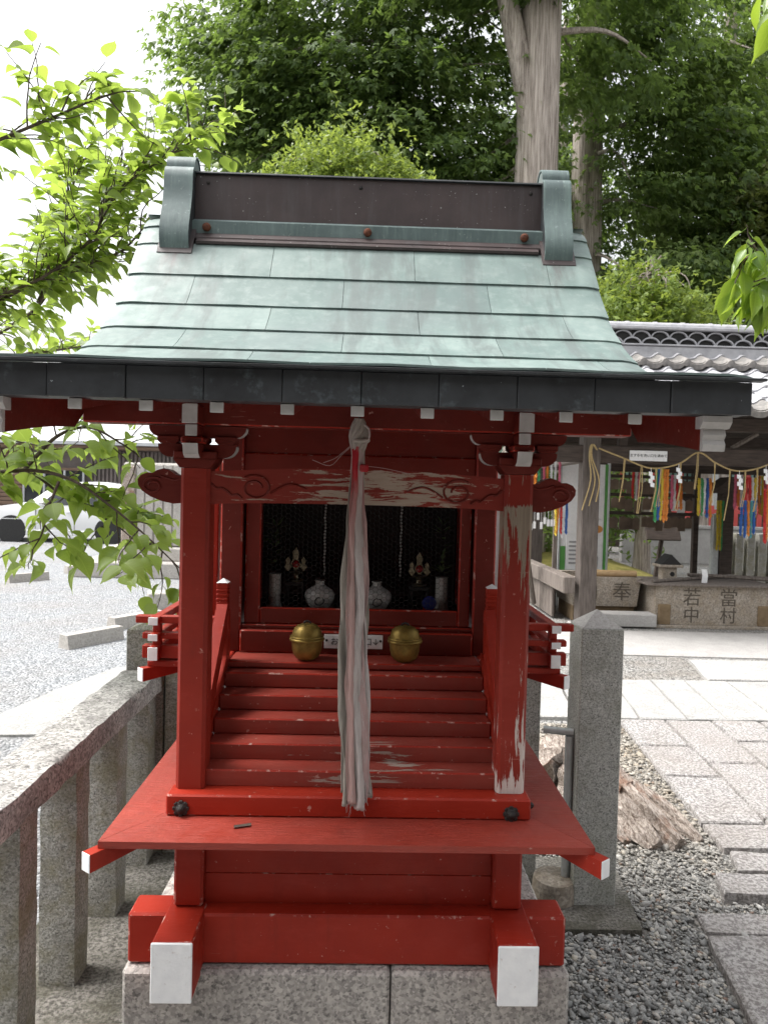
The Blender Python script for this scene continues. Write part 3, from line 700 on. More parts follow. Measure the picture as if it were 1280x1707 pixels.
# back slope
def back(b):
    prof = [(2.32, 2.418), (2.36, 2.414), (2.45, 2.325), (2.60, 2.206), (2.80, 2.046), (3.005, 1.956)]
    b.grid([[(x, y, z) for (y, z) in prof] for x in (RX0, RX1)]); b.grid([[(x, y, z+.004) for (y, z) in prof] for x in (RX0, RX1)])
part('back_slope', 'copper', rf, fn=back)
# fascia of folded copper panels
fx = [-.702, -.665, -.535, -.40, -.265, -.128, .009, .146, .284, .421, .557, .702]
for i in range(len(fx)-1):
    d = .0012*math.sin(i*2.3)
    part('fascia_panel', 'copper_dark', rf, fn=lambda b: b.box(fx[i]+.0006, fx[i+1]-.0006, 1.249+d, 1.262, 1.7025, 1.760, .0012))
bx('fascia_backing', -.699, .699, 1.2615, 1.30, 1.7035, 1.757, 'copper_dark', .002, rf)
# rafters with white ends
for k in range(-4, 5):
    x = .0035+k*.1245
    def raf(b):
        poly = [(1.272, 1.6835), (1.272, 1.7025), (1.45, 1.737), (1.66, 1.772), (1.80, 1.845), (1.95, 1.955), (1.95, 1.93), (1.80, 1.822), (1.66, 1.7555), (1.45, 1.7165)]
        b.prism(poly, 0, x-.0112, x+.0112)
    ra = part('rafter', 'red_eave_shade', fn=raf)
    bx('rafter_tip', x-.0118, x+.0118, 1.2675, 1.2725, 1.6835, 1.7022, 'white_eave_shade', .001, ra)
# barge boards
for sx in (-1, 1):
    xo = .674 if sx > 0 else -.669; xi = xo - sx*.040
    lowp = []; topp = []
    for yy in [1.30+.06*i for i in range(15)]:
        z = srf(yy)[1]
        tt = min(1, max(0, (yy-1.30)/.5))
        topp.append((yy, z-.036)); lowp.append((yy, 1.641+.113*(yy-1.296)+.006*math.sin((yy-1.3)*9) if yy < 1.64 else z-.115))
    bb = part('barge_board', 'red_eave_shade', fn=lambda b: b.prism([(1.296, 1.641), (1.296, 1.7030)] + topp[1:] + lowp[::-1][:-1], 0, xi, xo))
    part('painted_end', 'white_eave_shade', bb, fn=lambda b: (b.prism([(1.2965, 1.640), (1.286, 1.640), (1.283, 1.652), (1.289, 1.6605), (1.282, 1.669), (1.287, 1.680), (1.2965, 1.680)], 0, xi-.0005, xo+.0005), b.prism([(1.2965, 1.6803), (1.278, 1.6803), (1.268, 1.691), (1.268, 1.7022), (1.2965, 1.7022)], 0, min(xi, xo)-(.010 if sx > 0 else .004), max(xi, xo)+(.004 if sx > 0 else .010))))
# ridge
rd = bx('ridge', -.545, .562, 2.288, 2.44, 2.36, 2.545, 'copper_dark', .003)
bx('ridge_panel', -.541, .558, 2.276, 2.2875, 2.380, 2.537, 'copper_brown', .002, rd)
part('ridge_cap', 'copper_dark', rd, fn=lambda b: b.prism([(2.266, 2.537), (2.268, 2.542), (2.36, 2.56), (2.45, 2.542), (2.45, 2.537)], 0, -.548, .565))
part('ridge_band', 'copper_mid', rd, fn=lambda b: b.prism([(2.287, 2.395), (2.274, 2.395), (2.246, 2.380), (2.249, 2.343), (2.287, 2.343)], 0, -.541, .558))
part('ridge_band', 'copper_brown', rd, fn=lambda b: b.prism([(2.287, 2.3425), (2.248, 2.3425), (2.228, 2.324), (2.228, 2.319), (2.287, 2.319)], 0, -.541, .558))
part('ridge_band', 'copper_brown', rd, fn=lambda b: b.prism([(2.287, 2.3185), (2.225, 2.3185), (2.210, 2.306), (2.213, 2.299), (2.287, 2.299)], 0, -.52, .537))
for x in (-.495, .005, .497):
    part('rusty_bolt', 'rust', rd, fn=lambda b: b.lathe([(.0125, 0), (.0135, .004), (.012, .011), (.006, .015), (.0008, .0155)], n=12, T=Matrix.Translation((x, 2.248, 2.360)) @ Matrix.Rotation(R(90), 4, 'X')))
for x in (-.50, -.02, .52):
    part('rivet', 'iron', rd, fn=lambda b: b.lathe([(.006, 0), (.006, .002), (.003, .005), (.0005, .0055)], n=8, T=Matrix.Translation((x, 2.276, 2.51)) @ Matrix.Rotation(R(90), 4, 'X')))
# scroll-shaped ridge ends
OUT = [(2.072, 2.236), (2.064, 2.255), (2.061, 2.278), (2.066, 2.305), (2.077, 2.335), (2.089, 2.365), (2.098, 2.395), (2.103, 2.425), (2.104, 2.452), (2.108, 2.470), (2.118, 2.484), (2.132, 2.490)]
OUT = [(y+.125, 2.272+(z-2.236)*1.09) for y, z in OUT]
ROLL = arc(2.296, 2.553, .040, 190, -10, 14)
def scroll(b, xa, xb):
    prof = OUT + ROLL
    inn = []
    V_ = [Vector((p[0], p[1])) for p in prof]
    for i, p in enumerate(V_):
        t = (V_[min(i+1, len(V_)-1)]-V_[max(i-1, 0)]).normalized(); inn.append(p+Vector((t.y, -t.x))*.005)
    n = len(prof)
    b.grid([[(xx, p[0], p[1]) for p in prof] for xx in (xa, xb)])
    b.grid([[(xx, p[0], p[1]) for p in inn] for xx in (xa, xb)])
    for xx in (xa, xb): b.grid([[(xx, p[0], p[1]) for p in prof], [(xx, p[0], p[1]) for p in inn]])
    b.grid([[(xa, *prof[0]), (xb, *prof[0])], [(xa, *inn[0]), (xb, *inn[0])]])
for xa, xb in ((-.625, -.537), (.551, .637)):
    se = part('ridge_end_scroll', 'copper_mid', rd, fn=lambda b: scroll(b, xa, xb), smooth=60)
    part('scroll_core', 'copper_dark', se, fn=lambda b: b.prism([(p[0]+.006, p[1]) for p in OUT[:-1]] + [(2.42, 2.54), (2.42, 2.30), (2.22, 2.28)], 0, xa+.004, xb-.004))
    part('scroll_core', 'copper', se, fn=lambda b: b.prism(arc(2.296, 2.552, .0335, 0, 330, 14), 0, xa+.003, xb-.003))
    part('scroll_foot', 'copper_brown', se, fn=lambda b: b.prism([(2.186, 2.261), (2.197, 2.281), (2.27, 2.385), (2.27, 2.37), (2.201, 2.272), (2.189, 2.256)], 0, xa-.006, xb+.010))

# ================================================================== THINGS ON THE SHRINE
def bell(x, z0, label):
    t = thing('suzu_bell', (x, 2.005, z0), label, 'bell', 'gold bells on the shrine floor')
    c = (x, 2.005, z0)
    B().lathe([(.010, 0), (.022, .0015), (.031, .007), (.0375, .016), (.0415, .030), (.0435, .046), (.0435, .054)], c, 28).build('lower_bowl', 'brass', t, 50)
    B().lathe([(.0435, .054), (.0485, .0555), (.050, .059), (.0485, .0625), (.046, .0635), (.046, .0655), (.048, .0665), (.047, .069), (.042, .0695)], c, 28).build('rim', 'brass', t, 50)
    B().lathe([(.0425, .0695), (.041, .079), (.0365, .089), (.029, .0965), (.017, .1020), (.002, .1035)], c, 28).build('upper_bowl', 'brass', t, 50)
    B().tube([(x-.009, 2.005, z0+.1), (x-.008, 2.005, z0+.107), (x, 2.005, z0+.110), (x+.008, 2.005, z0+.107), (x+.009, 2.005, z0+.1)], .003, 6).build('hanging_loop', 'iron', t, 50)
bell(-.136, 1.0703, 'gold suzu bell left of the white sign on the shrine floor')
bell(.141, 1.0703, 'gold suzu bell right of the white sign on the shrine floor')
sg = thing('offering_sign', (-.006, 2.07, 1.09), 'small white plate with black Japanese lettering between the gold bells', 'sign')
B().box(-.0915, .080, 2.0725, 2.0765, 1.088, 1.129, .001).build('plate', MT['white'], sg)
put('lettering', text_mesh('お賽銭入口↓', .0245, 'lettering', 'black', .0004), sg, loc=(-.002, 2.0718, 1.108), rot=(R(90), 0, 0))
for x in (-.0845, .0735):
    B().lathe([(.004, 0), (.003, .002), (.0005, .0025)], n=8, T=Matrix.Translation((x-.0 , 2.0725, 1.112)) @ Matrix.Rotation(R(90), 4, 'X')).build('screw', 'iron', sg)
# cloth of the bell rope
def cloth_mat(name, a, b_, red):
    s = NT(name); Z = s.xyz()[2]
    c = s.mix(s.noise(1, 5, .6, s.co((30, 30, 9))), a, b_)
    n = s.noise(1, 4, .6, s.co((40, 40, 14)))
    zz = s.math('ADD', Z, s.math('MULTIPLY', s.math('SUBTRACT', n, .5), .12))
    rm = s.ramp(s.rng(zz, 1.40, 1.72), (0, .10), (.28, .25), (.45, .5), (.56, 1), (.75, 1), (.85, .55), (1, .3))
    c = s.mix(s.math('MULTIPLY', rm, red), c, (.36, .012, .02))
    dr = s.ramp(s.noise(1, 6, .7, s.co((45, 45, 10))), (.5, 0), (.66, 1))
    c = s.mix(s.math('MULTIPLY', dr, .35), c, (.17, .145, .12))
    return s.fin(c, .95, s.noise(1, 5, .7, s.co((400, 400, 160))), .5, .001)
CM = [cloth_mat('faded_cloth_grey', (.26, .235, .20), (.40, .37, .33), .05), cloth_mat('faded_cloth_pink', (.40, .27, .26), (.44, .36, .34), .8), cloth_mat('faded_cloth_white', (.38, .345, .33), (.50, .46, .44), .25), cloth_mat('faded_cloth_red', (.36, .22, .20), (.42, .35, .32), 1.0)]
cl = thing('bell_rope_cloth', (.01, 1.60, .85), 'faded grey, pink and red cloth strips of the bell rope hanging before the steps', 'cloth rope')
def strip(xt, xm, xb, yo, wt, wm, wb, z0, z1, ph, mat, fold, seed):
    rr = random.Random(seed); n = 110; m_ = 15; P = []
    for i in range(n+1):
        t = i/n; z = z1+(z0-z1)*t
        if t < .45: u = t/.45; xc = xt+(xm-xt)*(u*u*(3-2*u)); wd = wt+(wm-wt)*u
        else: u = (t-.45)/.55; xc = xm+(xb-xm)*(u*u*(3-2*u)); wd = wm+(wb-wm)*u
        xc += .0022*math.sin(t*11+ph)+.0010*math.sin(t*29+ph*2); wd *= 1+.16*math.sin(t*11+ph)+.07*math.sin(t*37+ph)
        row = []
        for j in range(m_):
            q = j/(m_-1)-.5
            v0 = Vector((q*wd*60+seed*7, z*9, seed)); v1 = Vector((q*wd*150+seed*3, z*26, seed*2))
            fy = fold*mnoise.noise(v0)*1.5+fold*.45*mnoise.noise(v1)+fold*.5*math.cos(q*2*math.pi+ph+2.2*mnoise.noise(Vector((seed, z*5, 0))))
            fx = .004*mnoise.noise(Vector((seed*5, z*7+q*2, 3)))+.0018*mnoise.noise(v1+Vector((9, 0, 0)))
            fz = (.010*mnoise.noise(Vector((q*wd*130, seed, 1)))) if i > n-4 else 0
            row.append((xc+q*wd+fx, 1.597-.020*t+yo+fy, z+fz))
        P.append(row)
    b = B(); b.grid(P); o = b.build('cloth_strip', CM[mat], cl, 180)
    md = o.modifiers.new('thick', 'SOLIDIFY'); md.thickness = .0011
strip(-.002, -.012, .002, .003, .020, .040, .034, .846, 1.66, .3, 0, .007, 1)
strip(.005, .006, .017, -.007, .020, .026, .026, .838, 1.67, 3.1, 2, .007, 3)
strip(-.004, -.008, .004, -.010, .014, .018, .020, .852, 1.67, 1.9, 3, .005, 2)
strip(.003, .016, .029, -.001, .020, .026, .022, .849, 1.67, 4.4, 1, .007, 4)
strip(.006, .008, .020, .010, .020, .040, .052, .858, 1.66, 2.6, 0, .006, 6)
strip(.010, .026, .043, .004, .012, .015, .015, .866, 1.46, 1.2, 2, .004, 7)
strip(-.012, -.026, -.014, .004, .008, .012, .010, .872, 1.48, 4.9, 0, .003, 8)
b = B(); rr = random.Random(31)
for k in range(70):
    z = rr.choice([rr.uniform(.845, .90), rr.uniform(.9, 1.5), rr.uniform(1.0, 1.25)]); sx_ = rr.choice((-1, 1)); t_ = (1.66-z)/.8
    xc = .002+.016*t_*t_; x = xc+sx_*rr.uniform(.016, .026)*(1 if z < 1.5 else .6); y = 1.592-.020*t_+rr.uniform(-.008, .008); P_ = [(x-sx_*.006, y, z)]
    for q in range(4): P_.append((P_[-1][0]+sx_*rr.uniform(-.001, .0035), P_[-1][1]+rr.uniform(-.002, .001), P_[-1][2]-rr.uniform(.002, .009)))
    b.tube(P_, .00035, 3, False)
b.build('frayed_threads', CM[2], cl, kind='stuff')
def knot(b):
    for k in range(9):
        a = k*.7; pts = []
        for i in range(9):
            t = i/8; pts.append((.002+.016*math.sin(a+t*2.6)*(.4+.6*math.sin(t*3.14)), 1.598+.011*math.cos(a+t*2.2), 1.712-.078*t))
        b.tube(pts, [.0045+.003*math.sin(i/8*3.14) for i in range(9)], 6)
    b.tube([(.006+.017*math.cos(i*.42), 1.593+.013*math.sin(i*.42), 1.664+.002*math.sin(i)) for i in range(16)], .005, 6)
b = B(); knot(b); b.build('knot', CM[0], cl, 60)
b = B(); b.tube(catmull([(.012, 1.588, 1.70), (.024, 1.585, 1.69), (.026, 1.584, 1.672), (.016, 1.583, 1.655)], 4), .0022, 6); b.tube(catmull([(-.012, 1.588, 1.70), (-.017, 1.586, 1.67), (-.012, 1.585, 1.63), (-.014, 1.585, 1.59)], 4), .0012, 5)
b.tube(catmull([(-.012, 1.588, 1.655), (-.03, 1.584, 1.638), (-.05, 1.583, 1.622), (-.075, 1.586, 1.612)], 4), .0007, 4); b.tube(catmull([(-.012, 1.588, 1.652), (-.035, 1.584, 1.63), (-.06, 1.583, 1.606), (-.10, 1.59, 1.618)], 4), .0007, 4)
b.tube(catmull([(.02, 1.586, 1.607), (.06, 1.583, 1.603), (.12, 1.59, 1.592)], 4), .0007, 4)
b.build('loose_string', CM[2], cl)
B().box(.006, .026, 1.574, 1.590, 1.594, 1.611, .003).build('cloth_wrap', CM[3], cl)
B().tube([(.003, 1.60, 1.70), (.003, 1.60, 1.735)], .0025, 6).build('hook', 'iron', cl)
# altar things behind the wire
def glaze(name, c): return plain(name, c, tuple(x*.85 for x in c), .25, 6)
MT['porcelain'] = glaze('white_porcelain', (.36, .36, .345)); MT['blue'] = glaze('blue_glaze', (.01, .02, .14)); MT['gilt'] = plain('gilt_metal', (.13, .105, .06), (.28, .25, .18), .35, 40, metal=.9)
def vase(x, y, label, prof, extra=None):
    t = thing('altar_vase', (x, y, 1.185), label, 'vase')
    B().lathe(prof, (x, y, 1.1855), 20).build('body', 'porcelain', t, 50)
    return t
bottle = [(.026, 0), (.034, .01), (.045, .03), (.047, .045), (.040, .058), (.024, .068), (.014, .074), (.013, .082), (.017, .088), (.006, .088)]
t1 = vase(-.115, 2.19, 'white porcelain sake bottle behind the wire, left of the cloth', bottle)
t2 = vase(.060, 2.19, 'white porcelain sake bottle behind the wire, right of the cloth', bottle)
for t_, x in ((t1, -.115), (t2, .060)):
    b = B(); b.tube([(x+.02*math.sin(i*.7)*(1-i/14), 2.19-.0472+.004*abs(i-6)/6, 1.215+.012*math.cos(i*.7)+.0) for i in range(11)], .002, 5); b.build('dragon_motif', 'black', t_)
col = [(.024, 0), (.023, .005), (.019, .02), (.0185, .10), (.021, .105), (.010, .105)]
for x, nm in ((-.255, 'left'), (.262, 'right')):
    t = vase(x, 2.20, f'tall white vase of evergreen sprigs at the {nm} end of the altar', col)
    b = B(); rr = random.Random(int(x*100))
    for k in range(26):
        a = rr.uniform(0, 6.28); e = rr.uniform(.2, 1.3); p = Vector((x, 2.2, 1.30+rr.uniform(0, .16))); d = Vector((math.cos(a)*math.cos(e), math.sin(a)*math.cos(e)*.5, math.sin(e)*.6)); q = d.cross(Vector((0, 0, 1))).normalized()*.008; L = .05
        b.add([p, p+d*L*.5+q, p+d*L, p+d*L*.5-q], [(0, 1, 2, 3)])
    b.build('sprig', 'leaf_dark', t)
def flame(x, z, label):
    t = thing('flame_ornament', (x, 2.24, z), label, 'ornament', 'gilt flame ornaments on the altar')
    B().lathe([(.022, 0), (.024, .006), (.012, .010), (.009, .02), (.02, .028), (.024, .034), (.004, .036)], (x, 2.24, z), 14).build('stand', 'gilt', t, 50)
    for k, (dx, h, w_) in enumerate(((-.024, .045, .011), (0, .075, .016), (.024, .045, .011))):
        pts = [(dx, .032), (dx-w_, .032+h*.3), (dx-w_*.5, .032+h*.55), (dx-w_*.7, .032+h*.8), (dx, .032+h), (dx+w_*.6, .032+h*.75), (dx+w_*.4, .032+h*.5), (dx+w_, .032+h*.3)]
        B().prism([(x+p, z+q) for p, q in pts], 1, 2.234+.002*k, 2.245).build('flame', 'gilt', t)
    B().lathe([(.012, 0), (.012, .001), (.008, .006), (.001, .008)], n=14, T=Matrix.Translation((x, 2.2335, z+.055)) @ Matrix.Rotation(R(90), 4, 'X')).build('jewel', plain('red_jewel', (.2, .01, .01), (.25, .02, .02), .15), t)
flame(-.195, 1.262, 'gilt flame ornament on the altar beside the left sprig vase')
flame(.195, 1.255, 'gilt flame ornament on the altar beside the right sprig vase')
for x in (-.195, .195):
    t = thing('altar_stand', (x, 2.24, 1.185), 'small dark stand under the %s gilt ornament' % ('left' if x < 0 else 'right'), 'stand')
    z = 1.2615 if x < 0 else 1.2545
    B().box(x-.03, x+.03, 2.215, 2.265, z-.012, z, .002).build('top', 'black', t)
    for dx in (-.024, .024): B().box(x+dx-.004, x+dx+.004, 2.22, 2.26, 1.1855, z-.0125, .001).build('leg', 'black', t)
for x, nm in ((-.107, 'left'), (.135, 'right')):
    t = thing('bead_string', (x, 2.26, 1.28), f'hanging string of white beads in the {nm} half of the altar', 'bead string')
    b = B()
    for k in range(26): b.lathe([(.0005, -.0045), (.003, -.003), (.0037, 0), (.003, .003), (.0005, .0045)], (x+.001*math.sin(k), 2.26, 1.285+.0105*k), 6)
    b.build('beads', 'porcelain', t); B().tube([(x, 2.26, 1.28), (x, 2.26, 1.80)], .0006, 4).build('cord', 'black', t)
t = thing('blue_dish', (.222, 2.17, 1.185), 'round blue dish standing at the right of the altar', 'dish')
B().lathe([(.001, 0), (.018, .001), (.022, .005), (.020, .006), (.002, .004)], n=18, T=Matrix.Translation((.222, 2.17, 1.212)) @ Matrix.Rotation(R(80), 4, 'X')).build('plate', 'blue', t, 40)
B().box(.205, .239, 2.172, 2.19, 1.1855, 1.196, .001).build('rest', 'red', t)

# ================================================================== STONE FENCES
sf = thing('stone_fence', (-.88, 1.6, 0), 'lichened granite fence with thick top rail and square posts, left of the shrine', 'fence')
rs = random.Random(3)
def rough_box(b, x0, x1, y0, y1, z0, z1, nx, ny, nz, amp, seed):
    rr = random.Random(seed); bm = bmesh.new()
    bmesh.ops.create_cube(bm, size=1)
    for ax, n in ((0, nx), (1, ny), (2, nz)):
        es = [e for e in bm.edges if abs((e.verts[0].co-e.verts[1].co)[ax]) > 1e-4 and all(abs((e.verts[0].co-e.verts[1].co)[k]) < 1e-4 for k in range(3) if k != ax)]
        if n > 1: bmesh.ops.subdivide_edges(bm, edges=es, cuts=n-1, use_grid_fill=True)
    for v in bm.verts:
        p = v.co+Vector((.5, .5, .5)); edge = sum(1 for k in range(3) if p[k] < .01 or p[k] > .99)
        q = Vector((x0+(x1-x0)*p.x, y0+(y1-y0)*p.y, z0+(z1-z0)*p.z)); c = Vector(((x0+x1)/2, (y0+y1)/2, (z0+z1)/2))
        if edge >= 2:
            for k, (lo, hi) in enumerate(((x0, x1), (y0, y1), (z0, z1))):
                if p[k] < .01: q[k] += amp*1.1
                if p[k] > .99: q[k] -= amp*1.1
        v.co = q+Vector((rr.uniform(-amp, amp), rr.uniform(-amp, amp), rr.uniform(-amp, amp)))*.7
    bm.verts.index_update(); b.add([v.co.copy() for v in bm.verts], [[v.index for v in f.verts] for f in bm.faces]); bm.free()
b = B(); rough_box(b, -.962, -.80, .6, 2.93, .706, .794, 5, 50, 4, .004, 1); b.build('top_rail', 'granite_rail', sf, 60)
for i, y in enumerate((1.07, 1.42, 1.775, 2.125, 2.475, 2.825)):
    b = B(); rough_box(b, -.935, -.822, y, y+.105, .02, .708, 3, 3, 12, .003, 10+i); b.build('post', 'granite_fence', sf, 50)
def stone_post(x0, x1, y0, y1, z1, zt, label, mat='granite_post'):
    t = thing('stone_post', ((x0+x1)/2, (y0+y1)/2, 0), label, 'post', 'granite posts around the shrine')
    b = B(); c = .004; xm, ym = (x0+x1)/2, (y0+y1)/2
    b.box(x0, x1, y0, y1, 0, z1, c); b.build('shaft', mat, t)
    B().add([(x0+.002, y0+.002, z1), (x1-.002, y0+.002, z1), (x1-.002, y1-.002, z1), (x0+.002, y1-.002, z1), (xm, ym, zt)], [(3, 2, 1, 0), (0, 1, 4), (1, 2, 4), (2, 3, 4), (3, 0, 4)]).build('pyramid_top', 'concrete' if mat == 'granite_post' else mat, t)
stone_post(.831, .99, 2.60, 2.755, 1.063, 1.125, 'square granite post with pyramid top right of the shrine')
stone_post(.60, .722, 2.74, 2.87, 1.06, 1.115, 'granite post half hidden behind the right side of the shrine')
stone_post(-.955, -.80, 2.94, 3.09, .955, .985, 'dark granite corner post at the far end of the left fence', 'granite_fence')
stone_post(-.790, -.66, 2.93, 3.06, 1.0, 1.05, 'pale granite post behind the left veranda railing', 'granite_fence')
t = thing('post_footing', (.85, 2.45, 0), 'flat concrete footing slab under the right granite post', 'footing')
B().prism([(.56, 2.45), (1.035, 2.45), (1.085, 2.84), (1.06, 2.95), (.56, 2.95)], 2, -.02, .022).build('slab', 'kerb', t)
B().lathe([(.085, 0), (.083, .05), (.078, .075), (.05, .08), (.001, .08)], (.775, 2.66, .022), 18).build('round_base', 'granite_basin', t, 40)
t = thing('steel_pipe_rail', (.80, 2.68, 0), 'grey steel pipe rail fixed between the two right granite posts', 'pipe')
MT['steel'] = plain('galvanised_steel', (.42, .44, .44), (.55, .57, .57), .45, 30, metal=.4)
B().tube([(.815, 2.66, .02), (.815, 2.66, .64)], .016, 10).build('upright', 'steel', t, 50)
B().tube([(.722, 2.69, .654), (.831, 2.66, .654)], .014, 10).build('crossbar', 'steel', t, 50)
# ================================================================== PAVING AND GRAVEL
pth = thing('paved_path', (2, 4, 0), 'path of rough grey granite slabs crossing the gravel at the right', 'path'); del pth['category']; del pth['label']; pth['kind'] = 'structure'
def slab(pts, mat, z=.03, seed=0, sub=5):
    rr = random.Random(seed); out = []
    for i in range(len(pts)):
        p, q = Vector(pts[i]), Vector(pts[(i+1) % len(pts)])
        for k in range(sub):
            a = p.lerp(q, k/sub); out.append((a.x+rr.uniform(-.006, .006), a.y+rr.uniform(-.006, .006)))
    b = B(); n = len(out); cx = sum(p[0] for p in out)/n; cy = sum(p[1] for p in out)/n
    ins = [(p[0]+(cx-p[0])*.025, p[1]+(cy-p[1])*.025) for p in out]
    vs = [(p[0], p[1], -.01) for p in out]+[(p[0], p[1], z-.008+rr.uniform(-.002, .002)) for p in out]+[(p[0], p[1], z) for p in ins]
    fs = [(i, (i+1) % n, (i+1) % n+n, i+n) for i in range(n)]+[(i+n, (i+1) % n+n, (i+1) % n+2*n, i+2*n) for i in range(n)]+[tuple(range(2*n, 3*n))]
    b.add(vs, fs); return b.build('paving_stone', mat, pth, 30)
slabs = [
 ([(1.165, 1.90), (2.2, 1.88), (2.2, 2.395), (1.25, 2.405)], .035), ([(1.26, 2.44), (1.95, 2.42), (1.95, 2.55), (1.285, 2.56)], .022),
 ([(1.43, 2.655), (2.1, 2.64), (2.1, 2.78), (1.475, 2.81)], .042), ([(1.59, 2.845), (2.0, 2.84), (2.01, 2.965), (1.635, 3.005)], .03)]
for i, (p, z) in enumerate(slabs): slab(p, 'paving', z, i)
def ex(k, y): return 1.755+(y-4.5)*.10+k*.325
for k in range(5):
    ys = [3.02, 3.27, 3.83, 4.30, 4.82] if k == 0 else ([2.86, 3.33, 4.04, 4.82] if k == 1 else ([2.7, 3.2, 3.96, 4.4, 4.82] if k == 2 else [2.6, 3.4, 4.1, 4.82]))
    for j in range(len(ys)-1):
        y0, y1 = ys[j]+.011, ys[j+1]-.011
        slab([(ex(k, y0)+.010, y0), (ex(k+1, y0)-.010, y0), (ex(k+1, y1)-.010, y1), (ex(k, y1)+.010, y1)], 'paving', .028+.004*rs.random(), 20+k*7+j)
xs = [.2, .62, 1.05, 1.50, 1.95, 2.28, 2.56, 2.92, 3.32, 3.75, 4.2]
for i in range(len(xs)-1):
    sh_ = .16
    slab([(xs[i]+.006, 4.84), (xs[i+1]-.006, 4.84), (xs[i+1]+sh_-.006, 5.88), (xs[i]+sh_+.006, 5.88)], 'paving_pale', .03+.004*rs.random(), 60+i, 4)
slab([(2.95, 5.92), (4.6, 5.92), (4.7, 6.64), (3.12, 6.64)], 'paving_pale', .035, 77)
slab([(.5, 6.95), (5.5, 6.80), (6.5, 8.1), (.5, 8.15)], 'concrete', .02, 78)
# loose pebbles
ico = bmesh.new(); bmesh.ops.create_icosphere(ico, subdivisions=1, radius=1)
iv = np.array([v.co[:] for v in ico.verts]); ifc = np.array([[v.index for v in f.verts] for f in ico.faces]); ico.free()
g = np.random.default_rng(5)
iv = iv*(1+g.uniform(-.36, .30, (len(iv), 1)))
def inside(x, y):
    if .50 < x < 1.06 and 2.44 < y < 2.95: return True
    if x < .53 and y < 2.64: return True
    if y < 2.41 and x > 1.15+(y-1.9)*.17: return True
    if 2.43 < y < 2.57 and x > 1.26: return True
    if 2.64 < y < 2.82 and x > 1.42: return True
    if 2.84 < y < 3.0 and x > 1.60: return True
    if y > 3.0 and x > ex(0, y): return True
    return False
pts = []; rr = random.Random(11)
while len(pts) < 24000:
    y = 1.85+rr.random()**1.25*2.9; x = .52+rr.random()*1.25
    if not inside(x, y): pts.append((x, y))
pts = np.array(pts); k = len(pts)
ax = g.uniform(0, 2*np.pi, k); fwd = np.stack([np.cos(ax), np.sin(ax), g.uniform(-.35, .35, k)], 1); upv = np.stack([g.uniform(-.4, .4, k), g.uniform(-.4, .4, k), np.ones(k)], 1)
sz = g.lognormal(math.log(.0069), .36, k); sc = np.stack([sz*g.uniform(.7, 1, k), sz*g.uniform(1, 1.45, k), sz*g.uniform(.4, .75, k)], 1)
rot = basis(fwd, upv)*sc[:, None, :]
tr = np.column_stack([pts, g.uniform(.001, .013, k)])
tn = g.beta(1.7, 2.6, k); tn[g.random(k) < .012] = 1.0; tn[(g.random(k) < .02)] = .95
inst('loose_gravel', iv, ifc, rot, tr, np.ones(k), 'pebble', tone=tn, kind='stuff', label='loose grey pebbles between the shrine and the paved path')
# ================================================================== WEATHERED STUMP
t = thing('tree_stump', (1.25, 3.3, 0), 'weathered bleached tree root lying on the gravel behind the granite post', 'stump')
def root(name, pts, rad, seed, n=14, amp=.2):
    rr = random.Random(seed); P = catmull(pts, 6); k = len(P); b = B(); ph = [rr.uniform(0, 6.28) for _ in range(8)]
    m_ = len(rad); vs = []
    for i, p in enumerate(P):
        f = i/(k-1)*(m_-1); j = min(int(f), m_-2); r_ = rad[j]+(rad[j+1]-rad[j])*(f-j)
        tt = (P[min(i+1, k-1)]-P[max(i-1, 0)]).normalized(); a_ = tt.orthogonal().normalized(); c_ = tt.cross(a_)
        for q in range(n):
            an = 2*math.pi*q/n; rr_ = r_*(1+amp*math.sin(3*an+ph[0]+i*.13)+amp*.8*math.sin(7*an+ph[1]+i*.21)+amp*.4*math.sin(i*.9+ph[2]+an))
            vs.append(p+(a_*math.cos(an)+c_*math.sin(an))*rr_)
    fs = [(i*n+q, i*n+(q+1) % n, (i+1)*n+(q+1) % n, (i+1)*n+q) for i in range(k-1) for q in range(n)]+[tuple(range(n-1, -1, -1)), tuple((k-1)*n+q for q in range(n))]
    b.add(vs, fs); return b.build(name, 'driftwood', t, 50)
root('root_trunk', [(.98, 3.75, .10), (1.10, 3.68, .13), (1.22, 3.52, .12), (1.30, 3.38, .09)], [.10, .125, .11, .08], 1, 22, .2)
root('root_branch', [(1.22, 3.60, .13), (1.32, 3.38, .12), (1.38, 3.20, .07), (1.44, 3.06, .02)], [.07, .055, .05, .035], 2, 20, .24)
root('root_branch', [(1.16, 3.50, .12), (1.24, 3.30, .09), (1.29, 3.17, .055), (1.33, 3.05, .015)], [.07, .06, .055, .035], 3, 20, .24)
root('root_branch', [(1.28, 3.6, .14), (1.42, 3.42, .09), (1.52, 3.22, .04), (1.56, 3.12, .01)], [.045, .038, .03, .015], 4, 18, .24)
root('root_branch', [(1.06, 3.5, .07), (1.14, 3.32, .05), (1.19, 3.2, .03), (1.22, 3.1, .01)], [.07, .05, .04, .02], 5, 18, .24)
